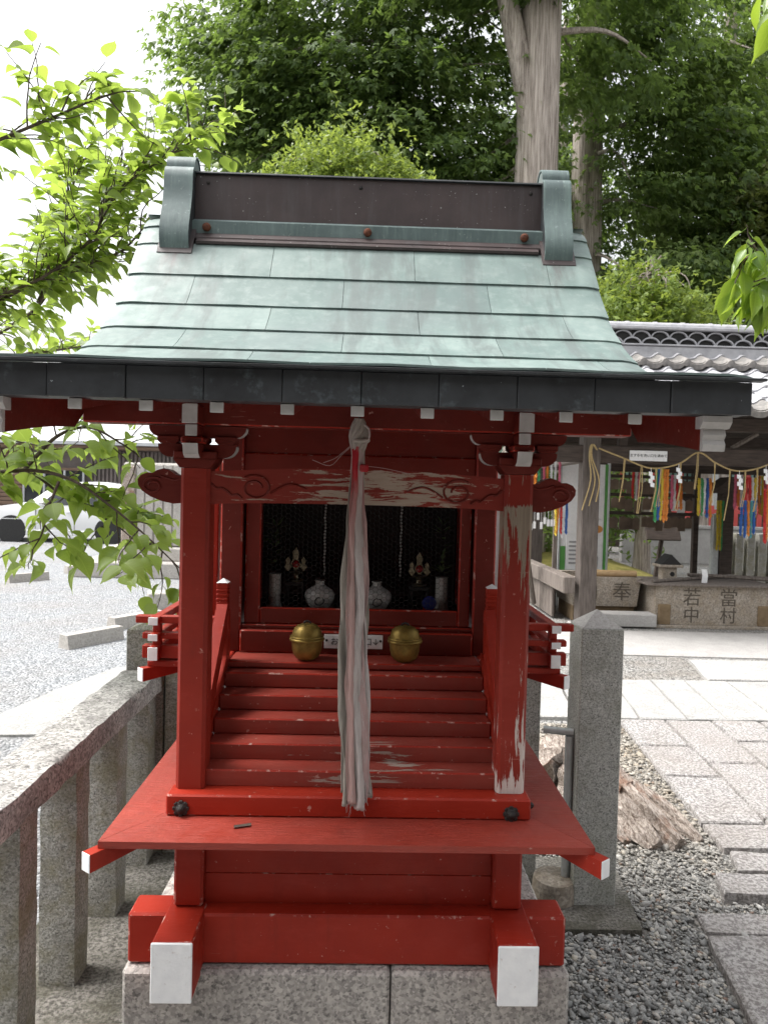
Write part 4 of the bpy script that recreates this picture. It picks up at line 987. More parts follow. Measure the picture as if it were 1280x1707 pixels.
# ================================================================== PAVILION
pv = thing('water_pavilion', (4.8, 9.6, 0), 'weathered wooden purification pavilion with grey tiled roof at the right', 'pavilion')
MT['tile'] = plain('roof_tile', (.30, .30, .32), (.45, .45, .47), .5, 9, 30, .2, .004)
MT['tile_dark'] = plain('roof_tile_stained', (.13, .125, .12), (.30, .28, .26), .6, 14, 30, .3, .004)
def pbx(name, x0, x1, y0, y1, z0, z1, mat='wood_grey', b=.01): return B().box(x0, x1, y0, y1, z0, z1, b).build(name, mat, pv)
for x, y in ((2.62, 8.3), (6.9, 8.3), (2.62, 10.9), (6.9, 10.9)): pbx('post', x-.10, x+.10, y-.10, y+.10, .03, 2.45, 'wood_post')
for x, y in ((2.62, 8.3), (6.9, 8.3)): pbx('post_foot', x-.16, x+.16, y-.16, y+.16, .0, .06, 'concrete')
pbx('tie_beam', 1.9, 7.6, 8.23, 8.37, 1.96, 2.16, 'wood_dark'); pbx('eave_beam', 1.8, 7.7, 8.22, 8.38, 2.36, 2.52, 'wood_dark')
pbx('tie_beam', 1.9, 7.6, 10.83, 10.97, 1.96, 2.14, 'wood_dark'); pbx('eave_beam', 1.8, 7.7, 10.82, 10.98, 2.36, 2.52, 'wood_dark')
pbx('tie_beam', 2.55, 2.69, 8.38, 10.82, 1.97, 2.13); pbx('tie_beam', 6.83, 6.97, 8.38, 10.82, 1.97, 2.13)
for x in (3.0, 3.9, 4.8, 5.7, 6.6): pbx('strut', x-.05, x+.05, 8.26, 8.34, 2.16, 2.36, 'wood_dark', .004)
B().tube([(4.3, 8.3, 2.17), (4.6, 8.3, 2.35)], .03, 6).build('brace', 'wood_grey', pv)
def rz_(y): return 2.56+(y-7.75)*.455       # roof plane
def roofd(b): b.prism([(7.72, 2.50), (7.72, 2.535), (9.6, 3.39), (11.5, 2.52), (11.5, 2.48), (9.6, 3.33)], 0, 1.6, 7.9)
b = B(); roofd(b); b.build('roof_deck', 'wood_dark', pv)
tw = .285; tl = .26
def tile_mesh(nose):
    prof = [(0, .012), (.03, .004), (.07, -.008), (.12, -.012), (.165, -.004), (.195, .016), (.215, .036), (.24, .048), (.265, .046), (.285, .030)]
    b = B()
    top = [[(x, -.02, z+.020) for x, z in prof], [(x, tl+.02, z-.004) for x, z in prof]]
    bot = [[(x, -.02, z-.012) for x, z in prof], [(x, tl+.02, z-.022) for x, z in prof]]
    b.grid(top); b.grid(bot); b.grid([top[0], bot[0]]); b.grid([[top[0][0], top[1][0]], [bot[0][0], bot[1][0]]]); b.grid([[top[0][-1], top[1][-1]], [bot[0][-1], bot[1][-1]]])
    if nose:
        b.lathe([(.05, 0), (.05, .05), (.03, .058), (.001, .058)], n=12, T=Matrix.Translation((.245, 0, .018)) @ Matrix.Rotation(R(90), 4, 'X'))
        b.prism([(x, z+.008) for x, z in prof[:7]]+[(x, z-.062) for x, z in prof[:7][::-1]], 1, -.045, -.018)
    return b.mesh('roof_tile', 'tile_dark' if nose else 'tile', 35)
tm, tmn = tile_mesh(False), tile_mesh(True)
sl_ = math.atan(.455)
for r_ in range(7):                       # lower tier
    y = 7.70+r_*tl*math.cos(sl_)
    for c_ in range(17):
        x = 2.75+c_*tw
        if r_ > 1 and x > 6.4: continue
        put('roof_tile', tmn if r_ == 0 else tm, pv, loc=(x, y, rz_(y)+.012), rot=(sl_, 0, 0))
for r_ in range(2):                       # short upper tier below the ridge
    y = 9.17+r_*tl*math.cos(sl_)
    for c_ in range(14): put('roof_tile', tmn if r_ == 0 else tm, pv, loc=(2.72+c_*tw, y, rz_(y)+.115), rot=(sl_, 0, 0))
B().box(2.2, 7.2, 9.42, 9.62, 3.36, 3.585, .01).build('ridge_course', 'tile', pv)
B().box(2.2, 7.2, 9.405, 9.635, 3.59, 3.612, .006).build('ridge_course', 'tile', pv)
B().box(2.2, 7.2, 9.48, 9.56, 3.61, 3.81, .004).build('ridge_core', 'black', pv)
ar = B()
o_ = arc(0, 0, .125, 0, 180, 10, .095); i_ = arc(0, 0, .108, 180, 0, 10, .078)
ar.prism(o_+i_, 1, -.012, .03); am = ar.mesh('ridge_arch_tile', 'tile', 40)
for row in range(2):
    for c_ in range(15): put('ridge_arch_tile', am, pv, loc=(3.0+c_*.25+(.125 if row else 0), 9.455+row*.006, 3.614+row*.088))
B().box(2.2, 7.2, 9.40, 9.64, 3.804, 3.848, .008).build('ridge_course', 'tile', pv)
rc = B().tube([(0, 0, 0), (.36, 0, 0)], .062, 12); rc.tube([(.34, 0, 0), (.39, 0, 0)], .07, 12); rcm = rc.mesh('ridge_cap_tile', 'tile', 40)
for c_ in range(12): put('ridge_cap_tile', rcm, pv, loc=(2.7+c_*.375, 9.52, 3.858))
# low plank wall on the left side of the pavilion
pw = thing('plank_wall', (2.45, 9.5, 0), 'low weathered plank wall with heavy top rail beside the pavilion post', 'wall')
B().box(2.33, 2.47, 8.2, 11.4, .42, .62, .012).build('top_rail', 'wood_grey', pw)
for k in range(17): B().box(2.385, 2.42, 8.9+k*.15, 9.045+k*.15, .03, .42, .006).build('plank', 'wood_grey', pw)
# basins
def basin(x0, x1, y0, y1, z0, z1, label, chars, tap=0.0):
    t = thing('stone_basin', ((x0+x1)/2, y0, 0), label, 'basin')
    b = B(); w_ = .07
    vs = [(x0+tap, y0, z0), (x1-tap, y0, z0), (x1-tap, y1, z0), (x0+tap, y1, z0), (x0, y0, z1), (x1, y0, z1), (x1, y1, z1), (x0, y1, z1), (x0+w_, y0+w_, z1), (x1-w_, y0+w_, z1), (x1-w_, y1-w_, z1), (x0+w_, y1-w_, z1), (x0+w_, y0+w_, z1-.2), (x1-w_, y0+w_, z1-.2), (x1-w_, y1-w_, z1-.2), (x0+w_, y1-w_, z1-.2)]
    fs = [(3, 2, 1, 0), (0, 1, 5, 4), (1, 2, 6, 5), (2, 3, 7, 6), (3, 0, 4, 7), (4, 5, 9, 8), (5, 6, 10, 9), (6, 7, 11, 10), (7, 4, 8, 11), (8, 9, 13, 12), (9, 10, 14, 13), (10, 11, 15, 14), (11, 8, 12, 15), (12, 13, 14, 15)]
    b.add(vs, fs).build('body', 'granite_basin', t)
    for ch, x, z, sz_ in chars:
        put('carved_character', text_mesh(ch, sz_, 'carved_character', 'carved', .002), t, loc=(x, y0-.001, z), rot=(R(90), 0, 0))
    return t
MT['carved'] = plain('carved_shadow', (.07, .058, .045), (.11, .09, .07), .9, 30)
MT['brownstone'] = plain('brown_stone', (.14, .095, .05), (.24, .17, .10), .9, 12, 40, .4, .004)
bt = basin(3.53, 4.93, 8.46, 9.2, .04, .51, 'large stone water basin carved with four characters, under wooden boards', [('當', 4.42, .36, .23), ('村', 4.42, .145, .21), ('若', 3.97, .36, .23), ('中', 3.97, .145, .21)])
for x in (3.56, 4.78): B().box(x, x+.15, 8.435, 8.6, .035, .285, .01).build('foot_block', 'brownstone', bt)
B().box(3.40, 4.99, 8.40, 8.46, .0, .038, .005).build('footing', 'granite_basin', bt)
b2 = basin(2.56, 3.46, 8.75, 9.5, .20, .56, 'smaller tapered stone basin carved with one large character', [('奉', 3.22, .37, .25), ('納', 2.80, .37, .25)], .05)
B().box(2.62, 3.40, 8.8, 9.45, .0, .20, .01).build('base', 'brownstone', b2)
t = thing('concrete_step', (3.05, 8.4, 0), 'pale concrete step in front of the smaller basin', 'step')
B().box(2.60, 3.50, 8.33, 8.60, .02, .17, .008).build('tread_block', 'concrete', t)
t = thing('basin_lid', (4.2, 8.8, .51), 'grey wooden board lid lying on the large basin', 'lid')
for k in range(5): B().box(3.40, 5.02, 8.40+k*.165, 8.56+k*.165, .512, .532, .003).build('board', 'wood_grey', t)
for (p, q) in (((3.5, 8.50, .55), (4.9, 9.3, .56)), ((4.3, 8.9, .60), (5.6, 8.7, .55)), ((4.2, 9.1, .58), (6.2, 9.0, .54))): B().tube([p, q], .022, 7).build('batten', 'wood_grey', t)
t = thing('stone_lantern', (3.83, 8.85, .535), 'little stone lantern house with dark gable roof on the basin lid', 'lantern')
B().box(3.74, 3.92, 8.78, 8.93, .534, .70, .008).build('body', 'granite_basin', t)
B().box(3.68, 3.98, 8.73, 8.98, .70, .735, .008).build('eave', 'granite_basin', t)
B().prism([(3.70, .736), (3.96, .736), (3.83, .86)], 1, 8.74, 8.97).build('roof', 'black', t)
B().lathe([(.03, 0), (.03, .003), (.001, .0032)], n=12, T=Matrix.Translation((3.86, 8.781, .615)) @ Matrix.Rotation(R(90), 4, 'X')).build('opening', 'black', t)
t = thing('white_paper', (4.20, 8.62, .535), 'folded white paper slip standing on the basin lid', 'paper')
B().prism([(4.16, .533), (4.225, .533), (4.235, .62), (4.215, .70), (4.155, .70), (4.165, .62)], 1, 8.62, 8.628).build('slip', 'white', t)
t = thing('bamboo_ladle_rest', (3.0, 8.9, .56), 'thick tan bamboo pole lying across the smaller basin', 'bamboo')
MT['bamboo'] = plain('bamboo', (.30, .19, .09), (.46, .32, .17), .5, 5, stretch=(3, 20, 20))
B().tube([(2.75, 8.86, .60), (3.1, 8.84, .60), (3.42, 8.82, .605)], [.045, .043, .04], 12).build('pole', 'bamboo', t, 50)
for x in (2.93, 3.22): B().tube([(x-.008, 8.852, .60), (x+.008, 8.851, .60)], .048, 12).build('node', 'bamboo', t, 50)
# straw rope with shide and strands
MT['straw'] = plain('straw', (.30, .21, .09), (.46, .35, .17), .9, 60)
t = thing('straw_rope', (3.8, 8.15, 2.1), 'straw rope with hanging strands and white paper streamers along the pavilion beam', 'rope')
rp_ = catmull([(2.68, 8.16, 2.12), (2.95, 8.15, 2.02), (3.28, 8.14, 1.905), (3.60, 8.14, 1.96), (3.84, 8.15, 2.10), (4.05, 8.14, 1.98), (4.28, 8.14, 1.90), (4.55, 8.14, 1.94), (4.9, 8.15, 2.10)], 8)
B().tube(rp_, .010, 7).build('rope', 'straw', t, 60)
def ropez(x):
    q = min(rp_, key=lambda p: abs(p.x-x)); return q.z
rr = random.Random(4)
for x, L in ((2.97, .5), (3.17, .56), (3.34, .50), (3.40, .45), (3.62, .55), (3.82, .42), (4.02, .50), (4.20, .60), (4.38, .42), (4.52, .5)):
    z = ropez(x); b = B()
    for k in range(2): b.tube([(x+k*.012, 8.13, z), (x+rr.uniform(-.02, .02), 8.13, z-L*.5), (x-.03+rr.uniform(-.02, .02), 8.13, z-L)], .0055, 5)
    b.build('straw_strand', 'straw', t)
b = B()
for dx in (-.05, .0, .05): b.tube(catmull([(2.66, 8.155, 2.1), (2.60+dx*.2, 8.15, 2.16), (2.58+dx*.3, 8.14, 2.02), (2.64+dx, 8.14, 1.75), (2.58+dx*1.6, 8.14, 1.45+dx)], 5), .008, 6)
b.build('rope_tail', 'straw', t)
def shide(x):
    z = ropez(x); b = B()
    for k in range(4): b.add([(x+(.014 if k % 2 else -.006)-.022, 8.115-.004*k, z-.04-k*.042), (x+(.014 if k % 2 else -.006)+.024, 8.115-.004*k, z-.048-k*.042), (x+(.014 if k % 2 else -.006)+.024, 8.113-.004*k, z-.095-k*.042), (x+(.014 if k % 2 else -.006)-.022, 8.113-.004*k, z-.087-k*.042)], [(0, 1, 2, 3)])
    b.tube([(x, 8.118, z), (x, 8.118, z-.06)], .003, 4)
    b.build('paper_streamer', 'white', t)
for x in (3.28, 3.60, 4.31, 4.62): shide(x)
# strings of folded paper cranes
def cranes(x, y, z1, z0, cols, label, spread=.045):
    t = thing('crane_garland', (x, y, z0), label, 'paper cranes', 'paper crane garlands'); rr = random.Random(int(x*77))
    for k, c_ in enumerate(cols):
        b = B(); xx = x+(k-(len(cols)-1)/2)*spread; z = z1
        while z > z0+rr.uniform(0, .06):
            h_ = .03; a = rr.uniform(-.6, .6)
            b.add([(xx-.022, y+a*.02, z), (xx+.022, y-a*.02, z), (xx, y-.02, z-h_*1.4), (xx, y+.02, z-h_)], [(0, 1, 2), (0, 3, 1), (0, 2, 3), (1, 3, 2)]); z -= h_*.75; xx += rr.uniform(-.003, .003)
        nm = 'crane_paper_'+c_
        if nm not in MT: MT[nm] = plain(nm, PAPER[c_], tuple(v*.8 for v in PAPER[c_]), .6, 10)
        b.build('crane_string', nm, t)
PAPER = dict(blue=(.02, .10, .35), orange=(.65, .22, .03), green=(.05, .30, .10), yellow=(.60, .45, .04), red=(.55, .03, .03), pink=(.65, .16, .25), white=(.7, .7, .7), teal=(.05, .25, .28))
cranes(3.44, 8.2, 1.90, 1.28, ['green', 'blue', 'yellow', 'orange', 'orange'], 'green, blue and orange crane garland hanging from the straw rope', .032)
cranes(4.50, 8.25, 1.56, 1.14, ['blue', 'blue', 'orange', 'teal', 'blue'], 'mostly blue crane garland with one orange string, below the pavilion beam', .038)
cranes(4.78, 8.25, 1.70, 1.08, ['red', 'orange', 'yellow', 'green', 'pink', 'blue'], 'rainbow coloured crane garland near the right end of the pavilion', .034)
cranes(5.20, 10.3, 1.55, .80, ['yellow', 'yellow', 'green'], 'yellow and green crane garland hanging beside the dark post', .04)
cranes(2.28, 8.9, 2.0, 1.60, ['orange', 'green', 'pink', 'orange', 'white', 'white', 'pink'], 'pale mixed crane garland left of the pavilion post', .05)
cranes(2.44, 8.8, 1.50, 1.05, ['yellow', 'orange', 'red', 'white', 'blue'], 'yellow and red crane garland low beside the pavilion post', .035)
cranes(2.10, 9.0, 2.02, 1.62, ['white', 'pink', 'white', 'orange', 'teal'], 'pale crane garland at the far left under the pavilion beam', .045)
cranes(3.92, 8.9, 1.86, 1.40, ['pink', 'white', 'red', 'orange'], 'pink and red crane garland in the middle of the pavilion', .036)
cranes(4.14, 8.6, 1.82, 1.36, ['yellow', 'green', 'white', 'blue', 'orange'], 'five coloured crane garland right of the middle of the pavilion', .034)
cranes(4.66, 8.5, 1.84, 1.36, ['red', 'red', 'white', 'yellow'], 'red crane garland left of the rainbow coloured one', .034)
cranes(5.62, 10.0, 1.92, 1.35, ['white', 'orange', 'yellow', 'pink'], 'orange and yellow crane garland deep in the right of the pavilion', .04)
cranes(5.95, 10.0, 1.92, 1.30, ['teal', 'white', 'red', 'blue', 'green'], 'teal and red crane garland at the far right of the pavilion', .04)
cranes(3.60, 9.4, 1.90, 1.55, ['red', 'white', 'pink'], 'short red and white crane garland behind the straw rope', .04)
cranes(4.95, 9.3, 1.90, 1.45, ['pink', 'orange', 'white', 'green'], 'pink and green crane garland behind the rainbow coloured one', .04)
vr = thing('votive_plaque_rack', (4.3, 10.75, 0), 'dark rack crowded with wooden votive plaques under the back of the pavilion', 'rack')
for x in (3.45, 5.05): B().box(x-.04, x+.04, 10.72, 10.80, 0, 2.0, .005).build('leg', 'wood_dark', vr)
MT['plaque'] = plain('votive_plaque', (.10, .07, .05), (.24, .17, .12), .7, 3); rr = random.Random(19)
for zz in (1.86, 1.58, 1.30):
    B().box(3.40, 5.10, 10.735, 10.785, zz, zz+.05, .004).build('bar', 'wood_dark', vr)
    for k in range(13):
        x = 3.55+k*.115+rr.uniform(-.02, .02); z = zz-.03-rr.uniform(0, .05); hh = rr.uniform(.13, .18)
        B().prism([(x-.055, z), (x, z+.03), (x+.055, z), (x+.055, z-hh), (x-.055, z-hh)], 1, 10.70+rr.uniform(-.015, .01), 10.722).build('plaque', 'plaque' if rr.random() < .8 else 'white', vr)
# signs
t = thing('hand_washing_sign', (3.28, 8.22, 1.99), 'white board with black Japanese lettering on the pavilion beam', 'sign')
B().box(3.06, 3.50, 8.205, 8.222, 1.99, 2.11, .003).build('board', 'white', t)
put('lettering', text_mesh('まず手を洗い口を清めて', .040, 'lettering', 'black', .001), t, loc=(3.28, 8.2035, 2.05), rot=(R(90), 0, 0))
t = thing('notice_board', (3.1, 10, 0), 'tall notice board with green frame and white poster sheets behind the pavilion post', 'notice board')
MT['green_paint'] = plain('green_print', (.08, .28, .06), (.12, .36, .09), .5, 5)
MT['orange_print'] = plain('orange_print', (.55, .22, .05), (.6, .28, .08), .6, 9); MT['grey_print'] = plain('grey_print', (.25, .25, .25), (.35, .35, .35), .6, 9)
B().box(2.77, 3.43, 10.02, 10.05, .45, 2.02, .004).build('panel', 'white', t)
B().box(3.39, 3.43, 10.008, 10.0195, .45, 2.02, .003).build('green_border', 'green_paint', t)
B().box(2.775, 2.85, 10.008, 10.0195, .47, .85, .003).build('green_border', 'green_paint', t)
for x in (2.74, 3.43): B().box(x, x+.03, 10.0, 10.06, .0, 2.05, .004).build('leg', 'steel', t)
for k in range(4): B().box(3.10, 3.385, 10.008, 10.02, .50+k*.375, .86+k*.375, .002).build('poster_sheet', 'white', t)
B().box(2.86, 3.08, 10.008, 10.02, .52, 1.0, .002).build('poster_sheet', 'white', t)
B().box(2.82, 3.08, 10.008, 10.02, 1.03, 1.4, .002).build('poster_sheet', 'white', t)
for k in range(6): B().box(2.90, 3.05, 10.004, 10.008, .60+k*.06, .625+k*.06, .001).build('text_line', 'grey_print', t)
B().prism(arc(3.30, 1.10, .075, 0, 330, 12, .055), 1, 10.002, 10.008).build('print_shape', 'orange_print', t)
B().prism(arc(3.25, 1.22, .05, 0, 330, 12, .08), 1, 10.003, 10.008).build('print_shape', 'black', t)
B().prism([(3.24, .54), (3.31, .54), (3.32, .7), (3.27, .76), (3.23, .68)], 1, 10.003, 10.008).build('print_shape', 'grey_print', t)
B().prism(arc(3.255, .79, .035, 0, 330, 10, .04), 1, 10.003, 10.008).build('print_shape', 'grey_print', t)
# row of white tags on the left
t = thing('wish_tag_rack', (2.2, 9.2, 1.3), 'rack of small white wish tags left of the pavilion post', 'tag rack')
B().box(1.95, 2.52, 9.2, 9.23, 1.44, 1.48, .004).build('bar', 'wood_grey', t)
for x in (2.02, 2.5): B().box(x-.03, x+.03, 9.24, 9.28, 0, 1.5, .004).build('leg', 'wood_grey', t)
B().tube([(2.08, 9.26, 1.1), (2.30, 9.5, .1)], .035, 6).build('brace', 'wood_grey', t)
rr = random.Random(8)
for k in range(12):
    x = 1.98+k*.045; z = 1.24+rr.uniform(-.09, .06)
    B().box(x-.017, x+.017, 9.19, 9.196, z-.06, z+.03, .002).build('tag', 'white', t)
    B().tube([(x, 9.195, z+.03), (x, 9.20, 1.44)], .0025, 4).build('cord', 'white', t)
# ------------------------------------------------------------------ beyond the pavilion
t = thing('dark_roofed_post', (5.33, 10.4, 0), 'dark wooden post with little roof behind the basins', 'post')
B().box(5.24, 5.42, 10.32, 10.5, 0, 1.75, .01).build('shaft', 'wood_dark', t)
B().prism([(5.05, 1.70), (5.33, 1.90), (5.61, 1.70), (5.61, 1.66), (5.05, 1.66)], 1, 10.2, 10.6).build('roof', 'wood_dark', t)
B().box(5.13, 5.235, 10.36, 10.44, 0, 1.35, .01).build('side_post', 'steel', t)
t = thing('slanted_sign', (5.1, 12.2, 0), 'dark slanted signboard on a leaning leg behind the basin', 'sign')
B().box(-.3, .3, -.02, .02, -.2, .2, .01, T=Matrix.Translation((5.15, 12.2, 1.02)) @ Matrix.Rotation(R(-25), 4, 'X')).build('board', 'wood_dark', t)
B().tube([(5.05, 12.25, 0), (5.2, 12.25, 1.1)], .04, 6).build('leg', 'wood_dark', t)
t = thing('far_stone_fence', (6.3, 12, 0), 'grey stone fence of square posts beyond the pavilion', 'fence')
for k in range(7): B().box(6.15+k*.2, 6.28+k*.2, 12.0, 12.13, 0, 1.0, .008).build('post', 'granite_fence', t)
B().box(6.1, 7.6, 12.14, 12.24, .2, .35, .008).build('rail', 'granite_fence', t)
t = thing('concrete_wall', (7.5, 17, 0), 'pale concrete wall at the back of the yard', 'wall')
B().box(6.2, 11.5, 17.0, 17.2, 0, .85, .01).build('panel', 'concrete', t); B().box(6.15, 11.6, 16.96, 17.24, .85, .93, .01).build('coping', 'concrete', t)
hall = thing('red_hall', (10, 22, 0), 'red shrine hall with green slatted windows far behind the pavilion', 'building')
MT['coral'] = plain('coral_paint', (.50, .06, .055), (.58, .09, .08), .5, 3); MT['teal'] = plain('teal_slat', (.16, .30, .27), (.24, .38, .34), .6, 4)
B().box(7.6, 15, 22.4, 26, .0, 1.3, .02).build('foundation', 'wood_dark', hall)
B().box(7.9, 15, 22.5, 26, 1.3, 4.2, .02).build('wall', 'wood_dark', hall)
for k in range(7): B().box(8.0+k*.95, 8.0+k*.95+(.42 if k % 3 == 1 else .16), 22.4, 22.5, 1.5, 3.1, .01).build('pillar', 'coral', hall)
for k in range(36):
    if k % 6 == 5: continue
    B().box(8.22+k*.155, 8.30+k*.155, 22.43, 22.48, 1.75, 2.75, .005).build('slat', 'teal', hall)
B().box(7.8, 15, 22.2, 22.3, 1.38, 1.5, .01).build('rail', 'coral', hall); B().box(7.8, 15, 22.38, 22.5, 2.75, 2.95, .01).build('beam', 'coral', hall)
B().prism([(21.2, 3.5), (21.2, 3.65), (24.2, 5.4), (27.2, 3.65), (27.2, 3.5)], 0, 7.0, 16).build('roof', 'copper', hall)
t = thing('red_low_fence', (8.5, 18, 0), 'low red fence in front of the red hall', 'fence')
B().box(6.9, 10.2, 18.0, 18.06, 1.22, 1.32, .008).build('rail', 'coral', t)
for k in range(6): B().box(6.95+k*.62, 7.05+k*.62, 17.99, 18.07, 0, 1.42, .008).build('post', 'coral', t)
b = B(); rr = random.Random(2); P = []
for i in range(13):
    P.append([(2.4+i*.28, 12.5+j*.5, .02+max(0, .42*math.sin(i/12*3.14)*math.sin(j/9*3.14))+rr.uniform(0, .03)) for j in range(10)])
b.grid(P); b.build('mossy_bank', plain('moss_bank', (.12, .12, .02), (.30, .25, .07), .95, 3, 30, .6, .02), kind='structure', smooth=180)
# light pole far right
t = thing('metal_pole', (10.8, 20, 0), 'thin grey metal pole rising behind the pavilion ridge', 'pole')
B().tube([(9.9, 20, 0), (9.9, 20, 7.6)], .085, 10).build('shaft', 'steel', t, 50); B().lathe([(.085, 0), (.09, .02), (.001, .06)], (9.9, 20, 7.6), 10).build('cap', 'steel', t)
# ================================================================== LEFT SIDE: LOT, CAR, MONUMENT, HOUSE
def stop(x, y, a, L, label, h=.13, wd=.16):
    t = B(); T = Matrix.Translation((x, y, .004)) @ Matrix.Rotation(R(a), 4, 'Z')
    t.prism([(-wd/2, 0), (wd/2, 0), (wd/2*.7, h), (-wd/2*.7, h)], 1, -L/2, L/2, T=T)
    t.build('wheel_stop', 'monument', label=label, category='wheel stop', group='concrete wheel stops on the gravel lot')
stop(-2.62, 6.95, -33, .62, 'concrete wheel stop nearest the stone fence on the gravel lot')
stop(-2.50, 7.9, -33, .66, 'concrete wheel stop just beyond the nearest one, by the cube block')
stop(-5.3, 11.3, -40, .62, 'far concrete wheel stop at the left edge of the lot')
stop(-4.95, 12.6, -40, .62, 'far concrete wheel stop beside the monument plinth')
b = B(); b.box(-.16, .16, -.14, .14, 0, .22, .015, T=Matrix.Translation((-2.55, 9.0, .004)) @ Matrix.Rotation(R(20), 4, 'Z'))
b.build('concrete_block', 'monument', label='small pale concrete cube on the gravel before the monument', category='block')
b = B(); b.prism([(-2.45, 4.3), (-1.75, 4.35), (-1.42, 5.2), (-1.45, 6.1), (-2.05, 6.0), (-2.25, 5.3)], 2, 0, .02)
b.build('concrete_slab', 'paving_pale', label='bright flat concrete slab on the gravel behind the stone fence', category='slab')
mn = thing('stone_monument', (-3.6, 12.3, 0), 'tall pale fluted stone monument on a wide plinth at the left', 'monument')
B().box(-4.85, -2.3, 11.9, 13.6, .0, .27, .02).build('plinth', 'monument', mn); B().box(-4.45, -2.4, 12.2, 13.4, .27, .50, .02).build('step', 'monument', mn)
B().box(-4.22, -2.5, 12.45, 13.1, .50, 1.96, .03).build('slab', 'monument', mn)
for k in range(9): B().box(-3.98+k*.16, -3.85+k*.16, 12.42, 12.449, .52, 1.92, .006).build('flute', 'monument', mn)
B().box(-4.235, -4.0, 12.40, 12.449, .52, 1.90, .03).build('rough_edge', 'driftwood', mn)
# car
car = thing('parked_car', (-7.7, 18.8, 0), 'white hatchback parked on the gravel lot behind the cherry branch', 'car')
MT['car_white'] = plain('car_white', (.70, .71, .72), (.72, .73, .74), .25, 2, spec=.6); MT['glass'] = plain('car_glass', (.02, .022, .025), (.035, .04, .045), .08, 1); MT['rubber'] = plain('rubber', (.015, .015, .015), (.025, .025, .025), .8, 20); MT['alloy'] = plain('alloy', (.45, .45, .46), (.6, .6, .6), .35, 10, metal=.7)
cy0 = 18.8; x_f = -10.1
LEN = 4.1
def prof_top(u):   # height of body centreline at u metres behind the nose
    pts = [(0, .55), (.06, .80), (.4, .92), (.95, 1.02), (1.25, 1.10), (1.75, 1.48), (2.2, 1.60), (2.9, 1.62), (3.5, 1.55), (3.85, 1.28), (4.03, .98), (4.1, .62)]
    for (a, za), (b_, zb) in zip(pts[:-1], pts[1:]):
        if u <= b_: t = (u-a)/(b_-a); return za+(zb-za)*t
    return .6
def belt(u): return min(prof_top(u), .92+.03*u/4)
P = []; us = [0, .03, .06, .15, .3, .5, .75, 1.0, 1.25, 1.5, 1.75, 2.0, 2.3, 2.6, 2.9, 3.2, 3.5, 3.7, 3.85, 3.95, 4.03, 4.08, 4.1]
for u in us:
    wN = .84*(1-.45*max(0, 1-u/.25)**2)*(1-.35*max(0, 1-(4.1-u)/.25)**2); zt = prof_top(u); zb = belt(u)
    half = [(wN*.93, .22), (wN, .34), (wN*1.01, .62), (wN*.97, zb), (wN*.97-(zt-zb)*.30, zb+(zt-zb)*.7), (wN*.90-(zt-zb)*.42, zt-.02*(zt > zb+.02)), (wN*.4, zt+.01)]
    P.append([(x_f+u, cy0+.84-h[0], h[1]) for h in half]+[(x_f+u, cy0+.84+h[0], h[1]) for h in half[::-1]]+[(x_f+u, cy0+.84-half[0][0], .22)])
b = B(); b.grid(P); n = len(P[0])-1; b.f.append(tuple(range(n))); b.mi.append(0); b.build('body', 'car_white', car, 35)
def side_y(u, f):
    zt = prof_top(u); zb = belt(u); return cy0+.84-(.97*.84-(zt-zb)*.30*f/.7)-.012, zb+(zt-zb)*f
def win(name, u0, u1, f0=.10, f1=.82):
    pts = []
    for u, f in ((u0[0], f0), (u1[0], f0), (u1[1], f1), (u0[1], f1)): y, z = side_y(u, f); pts.append((x_f+u, y, z))
    b = B(); b.add(pts+[(p[0], p[1]+.02, p[2]) for p in pts], [(0, 1, 2, 3), (4, 5, 6, 7), (0, 1, 5, 4), (1, 2, 6, 5), (2, 3, 7, 6), (3, 0, 4, 7)]); b.build(name, 'glass', car)
win('window', (1.52, 1.98), (2.42, 2.42)); win('window', (2.50, 2.50), (3.30, 3.22)); win('window', (3.38, 3.30), (3.70, 3.52), .12, .75)
for u in (.82, 3.36):
    wx = x_f+u
    b = B(); b.lathe([(.20, -.10), (.30, -.10), (.318, -.07), (.318, .07), (.30, .10), (.20, .10)], n=28, T=Matrix.Translation((wx, cy0+.11, .318)) @ Matrix.Rotation(R(90), 4, 'X')); wl = b.build('wheel', 'rubber', car, 40)
    b = B(); T = Matrix.Translation((wx, cy0+.012, .318)) @ Matrix.Rotation(R(90), 4, 'X'); b.lathe([(.20, -.004), (.215, .008), (.205, .012), (.19, .0)], n=28, T=T)
    for k in range(10): b.box(.03, .20, -.014, .014, -.004, .010, .003, T=T @ Matrix.Rotation(k*math.pi/5, 4, 'Z'))
    b.lathe([(.05, -.004), (.05, .012), (.001, .016)], n=16, T=T); b.build('rim', 'alloy', wl, 40)
    B().lathe([(.335, 0), (.375, 0), (.375, .02), (.335, .02)], n=28, T=Matrix.Translation((wx, cy0+.012, .33)) @ Matrix.Rotation(R(90), 4, 'X')).build('wheel_arch', 'rubber', car)
B().prism(arc(x_f+.82, .33, .345, 0, 330, 20), 1, cy0+.005, cy0+.03).build('wheel_well', 'black', car); B().prism(arc(x_f+3.36, .33, .345, 0, 330, 20), 1, cy0+.005, cy0+.03).build('wheel_well', 'black', car)
B().box(x_f+1.2, x_f+3.0, cy0-.012, cy0+.03, .2, .33, .01).build('sill', 'car_white', car)
for u in (1.45, 2.46, 3.30): B().box(x_f+u-.005, x_f+u+.005, cy0-.009, cy0+.02, .36, .92, .001).build('door_seam', 'black', car)
for u in (2.25, 3.1): B().box(x_f+u, x_f+u+.16, cy0-.03, cy0+.02, .80, .83, .006).build('door_handle', 'car_white', car)
